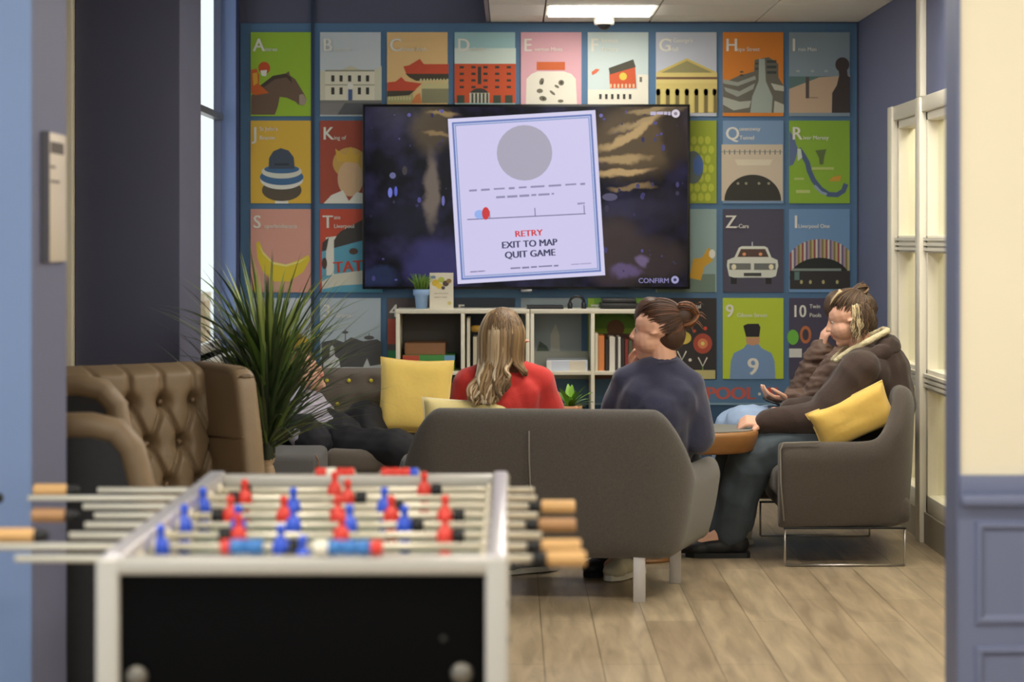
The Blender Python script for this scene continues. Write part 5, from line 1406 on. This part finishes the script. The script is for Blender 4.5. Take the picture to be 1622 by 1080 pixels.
red = mat('red_sweatshirt', (200, 50, 44), .85, noise_amt=.07, noise_scale=60, bump=.3, bump_scale=200, sheen=.2)
mb = MB(); mb.mi(red); torso_shape(mb, sp, red, g, .115, .13, .062); sleeve(mb, g, 'L', red, .060, .066); sleeve(mb, g, 'R', red, .060, .070); 
blob('sweatshirt', mb, e1, .008, 5, .007, 9)
for s in 'LR': cuff(e1, g, s, red)
MB().tube([g('neck') + V((.056 * math.cos(a), .058 * math.sin(a) + .01, .012 + .012 * math.sin(a + 3.1))) for a in [k * math.pi / 8 for k in range(17)]], .009, red, 8, caps=False).build('collar', e1)
dkj = mat('dark_jeans', (40, 44, 56), .8, noise_amt=.15, noise_scale=40)
def trousers(parent, g, m, name='trousers', r=(.105, .082, .062, .06), wr=.006, ws=8, low=.96):
    mb = MB(); mb.mi(m)
    mb.cap(g('pelvis') + V((0, 0, .02)), .115, (g('hipL') + g('hipR')) / 2, .115, m)
    for s in 'LR':
        hp, k, a = g('hip' + s), g('kn' + s), g('an' + s)
        mb.cap(g('pelvis'), .11, hp, r[0], m); mb.cap(hp, r[0], k, r[1], m); mb.cap(k, r[1] * .98, k + (a - k) * .5, r[2] * 1.08, m); mb.cap(k + (a - k) * .5, r[2] * 1.08, k + (a - k) * low, r[3], m)
    return blob(name, mb, parent, .008, 4, wr, ws)
trousers(e1, g, dkj)
shg = mat('sneaker_grey', (150, 152, 156), .6); shw_ = mat('sole_white', (224, 220, 206), .6); shb = mat('shoe_black', (22, 22, 24), .6); shc = mat('sneaker_cream', (206, 198, 172), .6)
# hair cap and long waves down the back
mb = MB(); mb.mi(h_top)
mb.ell(hc + V((-.004, -.022, .022)), (.086, .098, .098), h_top, 20); mb.ell(hc + V((-.006, -.045, -.045)), (.088, .062, .10), h_top, 18); mb.ell(hc + V((.045, -.02, -.07)), (.040, .06, .09), h_top, 14); mb.ell(hc + V((-.05, -.03, -.07)), (.040, .06, .09), h_top, 14)
blob('hair', mb, e1, .006, 3, .004, 30, wdir=(3, 3, .5))
rnd = random.Random(21); spx = []
ends = [(742, 632), (752, 640), (764, 634), (775, 640), (785, 632), (797, 626), (802, 610)]
for k in range(210):
    a = rnd.uniform(-1, 1)
    top = hc + V((a * .012, -.022 + .03 * (rnd.random() - .5), .124))
    ar = math.sqrt(1 - .8 * a * a)
    on = lambda ph, rr_=.104: hc + V((-.004 + .090 * a * math.sin(R(ph)), -.022 - rr_ * math.sin(R(ph)) * ar, .022 + rr_ * math.cos(R(ph))))
    m0 = on(38); m1 = on(85); m2 = hc + V((a * .088 - .008, -.128 + .07 * a * a, -.075))
    if a > .45:
        end = hc + V((.085 + rnd.uniform(-.01, .012), -.07 + rnd.uniform(-.02, .02), -.125 - rnd.random() * .015)); pts = [top, m0, m1, m2, end]
    else:
        i = (a + 1) / 1.45 * (len(ends) - 1); i0 = min(int(i), len(ends) - 2); fr = i - i0
        ex = ends[i0][0] * (1 - fr) + ends[i0 + 1][0] * fr; ey = ends[i0][1] * (1 - fr) + ends[i0 + 1][1] * fr - rnd.uniform(0, 16)
        end = P(ex + rnd.uniform(-5, 5), ey, Y); end.y = Y - .165 + rnd.uniform(-.015, .01)
        m3 = (m2 * .55 + end * .45) + V((.012 * math.sin(i * 3), -.010, 0)); m4 = (m2 * .25 + end * .75) + V((-.014 * math.sin(i * 3 + .5), -.012, 0))
        pts = [top, m0, m1, m2, m3, m4, end]
    c = catmull(pts, 5); n = len(c); rr = rnd.uniform(.004, .007)
    col_i = rnd.choices([0, 1, 2, 3, 4], [3, 2, 1, 2, 2])[0] if a < -.15 else (rnd.choices([0, 1, 2, 3, 4], [.7, 2, 5, .3, 4])[0] if a < .45 else rnd.choice([1, 4, 2, 4]))
    spx.append((c, [rr * (.5 + .9 * math.sin(math.pi * min(.93, (j + .8) / n)) ** .7) for j in range(n)], col_i))
for k in range(150):   # darker roots over the crown
    a = rnd.uniform(-.75, .95); ar = math.sqrt(1 - .8 * a * a); pe = rnd.uniform(45, 95); pts = []
    for j in range(7):
        ph = 3 + (pe - 3) * j / 6; pts.append(hc + V((-.004 + .091 * a * math.sin(R(ph)), -.022 - .1055 * math.sin(R(ph)) * ar, .022 + .1055 * math.cos(R(ph)))))
    spx.append((pts, [.004, .005, .005, .0045, .004, .003, .001], rnd.choice([2, 2, 4])))
strands(e1, spx, 'hair_lengths', h_bl, .45)

# ============ person in the navy sweatshirt
h_au = [mat('hair_auburn_dark', (70, 48, 36), .5, spec=.4), mat('hair_auburn', (112, 72, 46), .5, spec=.4), mat('hair_copper', (150, 98, 60), .5, spec=.4)]
Y = 8.50
hc = P(1040, 521, Y); fw = (-1, .30, -.06)
sp = dict(head=hc, face=fw, up=(-.06, 0, 1), hs=1.0, neck=P(1052, 575, Y), chest=P(1045, 650, Y - .02), pelvis=V((.55, 8.60, .52)),
    shL=P(992, 604, Y + .02), shR=P(1092, 612, Y - .02), elL=P(975, 655, Y + .10), elR=P(1104, 690, Y + .03), wrL=P(1003, 590, Y + .20), wrR=V((.62, 8.86, .56)),
    hipL=V((.46, 8.66, .50)), hipR=V((.66, 8.66, .50)), knL=V((.44, 9.05, .48)), knR=V((.70, 9.05, .48)), anL=V((.42, 8.86, .10)), anR=V((.49, 8.84, .10)),
    toeL=V((.36, 8.9, .05)), toeR=V((.4, 8.8, .05)), handL=((-.1, -.3, 1), (.9, -.3, 0), -1, .9, .95), handR=((-.6, 1, 0), (0, .3, -1), 1, .7), brow=h_au[0])
g = G(sp)
e2 = empty('person', (g('pelvis').x, g('pelvis').y, 0), 'person in navy sweatshirt with auburn hair bun, head turned left', 'person')
body(e2, sp)
navy = mat('navy_sweatshirt', (54, 56, 80), .9, noise_amt=.07, noise_scale=60, bump=.3, bump_scale=200, sheen=.25)
mb = MB(); mb.mi(navy); torso_shape(mb, sp, navy, g, .130, .150, .062); sleeve(mb, g, 'L', navy, .058, .064); sleeve(mb, g, 'R', navy, .062, .072); 
blob('sweatshirt', mb, e2, .008, 5, .007, 8)
for s in 'LR': cuff(e2, g, s, navy)
f_, u_, r_ = frame(fw)
MB().tube([g('neck') + V((.056 * math.cos(a), .056 * math.sin(a), .004 + .008 * math.cos(a))) for a in [k * math.pi / 8 for k in range(17)]], .009, navy, 8, caps=False).build('collar', e2)
trousers(e2, g, dkj)
def hq(hc, fw, up=(0, 0, 1)):
    f, u, r = frame(fw, up); return (lambda a, b, d: hc + f * a + u * b + r * d), rotm(f, u, r)
q, M3 = hq(hc, fw)
mb = MB(); mb.mi(h_au[0])
mb.ell(q(-.022, .034, 0), (.096, .086, .083), h_au[0], 20, M3); mb.ell(q(-.055, -.02, 0), (.062, .066, .070), h_au[0], 16, M3)
mb.ell(q(-.105, .045, .005), (.050, .046, .046), h_au[0], 14, M3); mb.ell(q(.018, .052, 0), (.070, .052, .078), h_au[0], 16, M3); mb.ell(q(-.006, .024, 0), (.064, .048, .0845), h_au[0], 16, M3)
blob('hair', mb, e2, .006, 3, .0015, 26)
spx = []; rnd = random.Random(8)
spx += hair_flow(q, (-.98, .25, 0), 420, rnd, [0, 0, 0, 1])
bc = q(-.118, .050, .005)
for k in range(90):
    a0 = rnd.uniform(0, 6.28); tilt = rnd.uniform(-.9, .9); rr = rnd.uniform(.036, .054); pts = []
    for j in range(9):
        a = a0 + j * .42; v = V((rr * math.cos(a), rr * math.sin(a) * math.cos(tilt), rr * math.sin(a) * math.sin(tilt) * 1.0)); pts.append(bc + f_ * v.x + u_ * v.y + r_ * v.z)
    spx.append((pts, .0045, rnd.choice([0, 1, 1, 2])))
for k in range(26):  # loose ends of the bun
    dr = V((rnd.uniform(-1, .2), rnd.uniform(-.9, .8), rnd.uniform(-.6, .6))); p = bc + f_ * (dr.x * .045) + u_ * (dr.y * .045) + r_ * (dr.z * .04)
    spx.append(([p, p + (f_ * dr.x + u_ * dr.y * .7) * .022, p + (f_ * dr.x * 1.2 + u_ * (dr.y * .6 - .5)) * .034], [.0035, .003, .001], rnd.choice([1, 2, 2])))
for k in range(0): spx.append((catmull([q(.045, .055, -.070), q(.050, .0, -.076), q(.040 + .01 * rnd.random(), -.05 - .03 * rnd.random(), -.072)], 5), .0020, 1)); 
strands(e2, spx, 'hair_strands', h_au, .5)
# shoes seen under the grey sofa
shoe(e1, (.115, 8.97, .10), (-.0, 8.90, .05), shg, shw_)
shoe(e1, (-.10, 9.0, .10), (-.14, 9.2, .05), shg, shw_)
shoe(e2, (.49, 8.86, .10), (.40, 8.70, .05), shc, shw_)
shoe(e2, (.42, 8.95, .12), (.36, 8.86, .05), shb, shb)

# ============ person in the brown hooded jacket on the right sofa
h_br = [mat('hair_dark_brown', (74, 56, 42), .5, spec=.4), mat('hair_light_brown', (120, 94, 66), .5, spec=.4), mat('hair_bleached', (208, 190, 150), .5, spec=.4)]
Y = 9.46
hc = P(1342, 502, Y); fw = (-1, .10, -.36); up = (-.3, 0, 1)
sp = dict(head=hc, face=fw, up=up, hs=.97, neck=P(1366, 556, Y), chest=P(1378, 602, Y), pelvis=V((1.47, Y, .525)), belly=(.03, 0, .0),
    shL=P(1362, 585, Y - .15), shR=P(1362, 580, Y + .16), elL=P(1302, 662, Y - .17), elR=P(1310, 655, Y + .16), wrL=P(1212, 668, Y - .14), wrR=P(1250, 650, Y + .10),
    hipL=V((1.40, Y - .10, .52)), hipR=V((1.40, Y + .09, .52)), knL=P(1190, 722, Y - .12), knR=P(1172, 712, Y + .06), anL=P(1160, 835, Y - .08), anR=V((.93, Y - .02, .12)),
    toeL=P(1112, 862, Y - .08), toeR=V((.80, Y - .04, .06)), handL=((-1, 0, .05), (0, .5, -.8), 1, .85), handR=((-1, -.1, 0), (0, -.3, -1), -1, .8), brow=h_br[0])
g = G(sp)
e3 = empty('person', (1.45, Y, 0), 'person in brown hooded jacket seated right, looking down at the hands', 'person')
body(e3, sp)
hood_m = mat('jacket_brown', (58, 43, 37), .9, noise_amt=.10, noise_scale=30, bump=.35, bump_scale=150, sheen=.15)
mb = MB(); mb.mi(hood_m); torso_shape(mb, sp, hood_m, g, .135, .140, .078)
mb.cap(P(1396, 585, Y), .12, P(1404, 640, Y), .125, hood_m)
for s in 'LR': sleeve(mb, g, s, hood_m, .086, .080, .050)
blob('jacket', mb, e3, .008, 5, .010, 7)
for s in 'LR': cuff(e3, g, s, hood_m, .046)
mb = MB(); mb.mi(hood_m)
for k in range(9):
    a = R(-115 + k * 28.75); c = P(1378, 560, Y); p = c + V((.085 * math.cos(a), .105 * math.sin(a), -.004 + .030 * math.cos(a)))
    a2 = R(-115 + (k + 1) * 28.75); p2 = c + V((.085 * math.cos(a2), .105 * math.sin(a2), -.004 + .030 * math.cos(a2)))
    if k < 8: mb.cap(p, .036, p2, .036, hood_m, 10)
mb.ell(P(1404, 548, Y), (.060, .105, .052), hood_m, 16); mb.ell(P(1412, 580, Y), (.050, .09, .07), hood_m, 16)
blob('hood', mb, e3, .007, 4, .008, 14)
flc = mat('fleece_lining', (206, 194, 158), .95, noise_amt=.2, noise_scale=90, bump=.8, bump_scale=160)
mb = MB(); mb.mi(flc)
for s_ in (-1, 1):
    mb.cap(P(1344, 553, Y) + V((0, s_ * .075, 0)), .014, P(1322, 570, Y) + V((0, s_ * .045, 0)), .012, flc, 8); mb.cap(P(1344, 553, Y) + V((0, s_ * .075, 0)), .014, P(1368, 540, Y) + V((0, s_ * .088, 0)), .013, flc, 8)
    mb.cap(P(1368, 540, Y) + V((0, s_ * .088, 0)), .013, P(1402, 523, Y) + V((0, s_ * .060, 0)), .014, flc, 8)
mb.cap(P(1402, 523, Y) + V((0, -.06, 0)), .014, P(1402, 523, Y) + V((0, .06, 0)), .014, flc, 8)
blob('fleece_collar', mb, e3, .005, 2, .003, 60)
jm = mat('jeans_dark_teal', (66, 76, 84), .85, noise_amt=.22, noise_scale=9, bump=.2, bump_scale=200)
trousers(e3, g, jm, r=(.118, .098, .084, .064), wr=.012, ws=8, low=1.09)
shoe(e3, P(1160, 842, Y - .08), P(1100, 866, Y - .08), shb, shb); shoe(e3, sp['anR'], sp['toeR'], shb, shb)
q, M3 = hq(hc, fw, up)
mb = MB(); mb.mi(h_br[0])
mb.ell(q(-.024, .034, 0), (.094, .082, .082), h_br[0], 20, M3); mb.ell(q(-.06, -.015, 0), (.058, .065, .068), h_br[0], 16, M3); mb.ell(q(.016, .052, 0), (.070, .052, .078), h_br[0], 16, M3); mb.ell(q(-.008, .024, 0), (.066, .050, .0845), h_br[0], 16, M3); mb.ell(q(-.088, .088, 0), (.034, .028, .034), h_br[0], 12, M3)
blob('hair', mb, e3, .006, 3, .0015, 26)
spx = []; rnd = random.Random(18); f_, u_, r_ = frame(fw, up)
bc = q(-.098, .092, .0)
spx += hair_flow(q, (-.75, .78, 0), 420, rnd, [0, 0, 1, 0, 0])
spx += hair_flow(q, (-.75, .78, 0), 22, rnd, [2], .003, 5.4, 7.6, (.104, .100, .090), reach=.5)
for k in range(60):
    a0 = rnd.uniform(0, 6.28); tilt = rnd.uniform(-1.2, 1.2); rr = rnd.uniform(.018, .032); pts = []
    for j in range(8):
        a = a0 + j * .42; v = V((rr * math.cos(a), rr * math.sin(a) * math.cos(tilt), rr * math.sin(a) * math.sin(tilt))); pts.append(bc + f_ * v.x + u_ * v.y + r_ * v.z)
    spx.append((pts, .004, rnd.choice([0, 0, 1])))
for k in range(14):
    dr = V((rnd.uniform(-1, .3), rnd.uniform(.1, 1), rnd.uniform(-.6, .6))); p = bc + f_ * dr.x * .025 + u_ * dr.y * .022 + r_ * dr.z * .02
    spx.append(([p, p + (f_ * dr.x + u_ * dr.y) * .014, p + (f_ * dr.x * 1.3 + u_ * (dr.y * .8 - .3)) * .022], [.003, .0025, .001], 0))
for k in range(230):  # lengths falling behind the ear to the collar
    sg = 1 if k % 3 == 0 else -1; ph = rnd.random(); x0 = -.032 - .080 * ph; rr_ = .088 * math.sqrt(max(.1, 1 - ((x0 + .018) / .105) ** 2)) + .003
    s0 = q(x0, rnd.uniform(.01, .05), sg * rr_); L = rnd.uniform(.075, .135) + .02 * (1 - ph); sy = 1 if s0.y > hc.y else -1; w1 = rnd.uniform(-.010, .010)
    pts = [s0, s0 + V((w1 * .6, sy * .006, -L * .35)), s0 + V((-w1, sy * .004, -L * .7)), s0 + V((w1 * .8 - .008, sy * .010, -L))]
    c_ = 2 if ph < .45 and rnd.random() < .42 else rnd.choice([0, 1, 0, 0])
    c = catmull(pts, 4); spx.append((c, [.0036 * (1 if j < len(c) - 3 else .45) for j in range(len(c))], c_))
strands(e3, spx, 'hair_strands', h_br, .5)

# ============ person beyond, brown padded coat and pale jeans
Y = 9.88
hc = P(1350, 500, Y); fw = (-1, .15, -.1)
coat = mat('coat_brown', (98, 76, 64), .55, noise_amt=.2, noise_scale=12, bump=.3, bump_scale=60)
sp = dict(head=hc, face=fw, neck=P(1356, 552, Y), chest=P(1340, 610, Y), pelvis=V((1.47, Y, .525)), shL=P(1330, 584, Y - .14), shR=P(1318, 580, Y + .15),
    elL=P(1290, 640, Y - .12), elR=P(1266, 636, Y + .12), wrL=P(1253, 634, Y - .10), wrR=P(1300, 556, Y + .05), hipL=V((1.38, Y - .09, .52)), hipR=V((1.38, Y + .09, .52)),
    knL=P(1180, 676, Y - .10), knR=P(1166, 680, Y + .10), anL=V((1.02, Y - .12, .10)), anR=V((1.0, Y + .1, .10)), toeL=V((.90, Y - .12, .05)), toeR=V((.88, Y + .1, .05)),
    handL=((-1, -.1, .1), (0, .3, .9), -1, .5), handR=((.2, -.2, 1), (1, .2, 0), 1, .8), brow=h_br[0])
g = G(sp)
e4 = empty('person', (1.47, Y, 0), 'person in brown padded coat and pale jeans, face hidden behind companion', 'person')
body(e4, sp)
mb = MB(); mb.mi(coat); torso_shape(mb, sp, coat, g, .14, .15, .085)
sleeve(mb, g, 'L', coat, .080, .072, .052, .9); sleeve(mb, g, 'R', coat, .082, .072, .056, .98)
blob('coat', mb, e4, .008, 4, .016, 11, wdir=(1, 1, 2.4))
pj = mat('jeans_pale', (150, 172, 204), .85, noise_amt=.16, noise_scale=14, bump=.2, bump_scale=200)
trousers(e4, g, pj, r=(.105, .098, .088, .080), wr=.010, ws=9)
shoe(e4, sp['anL'], sp['toeL'], shw_, shw_); shoe(e4, sp['anR'], sp['toeR'], shw_, shw_)
q, M3 = hq(hc, fw)
mb = MB(); mb.mi(h_br[0]); mb.ell(q(-.022, .030, 0), (.096, .086, .083), h_br[0], 20, M3); mb.ell(q(-.05, -.035, 0), (.062, .085, .072), h_br[0], 16, M3)
blob('hair', mb, e4, .006, 3, .006, 26)
ph = empty('smartphone', P(1228, 634, Y - .10), 'dark smartphone held low by the person in the padded coat', 'phone')
c = P(1222, 636, Y - .10); M = Matrix.Translation(c) @ eul(0, 20, 0).to_4x4()
m = MB(); b = bmesh.new(); bmesh.ops.create_cube(b, size=1)
for v in b.verts: v.co = V((v.co.x * .07, v.co.y * .14, v.co.z * .009))
bmesh.ops.bevel(b, geom=list(b.edges), offset=.003, segments=2, affect='EDGES'); m.bm(b, black_plastic, True, M); m.build('case', ph)
m = MB(); m.add([M @ V((x * .031, y * .064, .0052)) for x, y in ((-1, -1), (1, -1), (1, 1), (-1, 1))], [(0, 1, 2, 3)], mat('phone_screen', (60, 84, 96), .15)); m.build('phone_screen', ph)

# ============ person reclining on the tufted sofa, mostly behind the plant
Y = 10.28
hc = P(478, 588, Y); fw = (.75, -.45, .35); up = (-.5, 0, .85)
sp = dict(head=hc, face=fw, up=up, neck=P(470, 618, Y), chest=P(482, 652, Y), pelvis=P(528, 704, Y), shL=P(476, 638, Y + .13), shR=P(464, 640, Y - .14), elL=P(500, 690, Y + .2), elR=P(476, 690, Y - .2),
    wrL=P(528, 680, Y + .08), wrR=P(512, 688, Y - .12), hipL=P(536, 704, Y + .08), hipR=P(536, 708, Y - .10), knL=P(578, 664, Y + .10), knR=P(628, 712, Y - .28), anL=P(600, 738, Y - .0), anR=P(716, 770, Y - .40),
    toeL=P(630, 746, Y - .05), toeR=P(740, 775, Y - .42), handL=((1, -.3, 0), (0, -.3, -1), 1, .6), handR=((1, .3, 0), (0, .3, -1), -1, .6), brow=h_br[0])
g = G(sp)
e5 = empty('person', (g('pelvis').x, g('pelvis').y, 0), 'person in black trousers reclining on sofa behind the spiky plant', 'person')
body(e5, sp)
gh = mat('top_lilac_grey', (186, 182, 198), .9, noise_amt=.08, noise_scale=40)
mb = MB(); mb.mi(gh); torso_shape(mb, sp, gh, g, .11, .115, .068)
for s in 'LR': sleeve(mb, g, s, gh)
blob('hoodie', mb, e5, .009, 4, .009, 9)
mb = MB(); djm = mat('dark_lap_jacket', (34, 35, 42), .8, noise_amt=.3, noise_scale=12); mb.mi(djm); mb.cap(P(474, 672, Y), .135, P(530, 700, Y - .03), .14, djm); mb.cap(P(462, 668, Y - .16), .085, P(500, 700, Y - .2), .08, djm); blob('lap_jacket', mb, e5, .009, 4, .012, 11)
bt = mat('black_trousers', (24, 24, 29), .7, noise_amt=.3, noise_scale=9)
trousers(e5, g, bt, r=(.105, .092, .085, .075), wr=.012, ws=8)
shoe(e5, sp['anR'], sp['toeR'], shb, shw_); shoe(e5, sp['anL'], sp['toeL'], shb, shw_)
q, M3 = hq(hc, fw, up)
mb = MB(); mb.mi(h_br[1]); mb.ell(q(-.022, .034, 0), (.098, .088, .085), h_br[1], 20, M3); mb.ell(q(-.055, -.015, 0), (.065, .075, .075), h_br[1], 16, M3)
blob('hair', mb, e5, .006, 3, .008, 24)
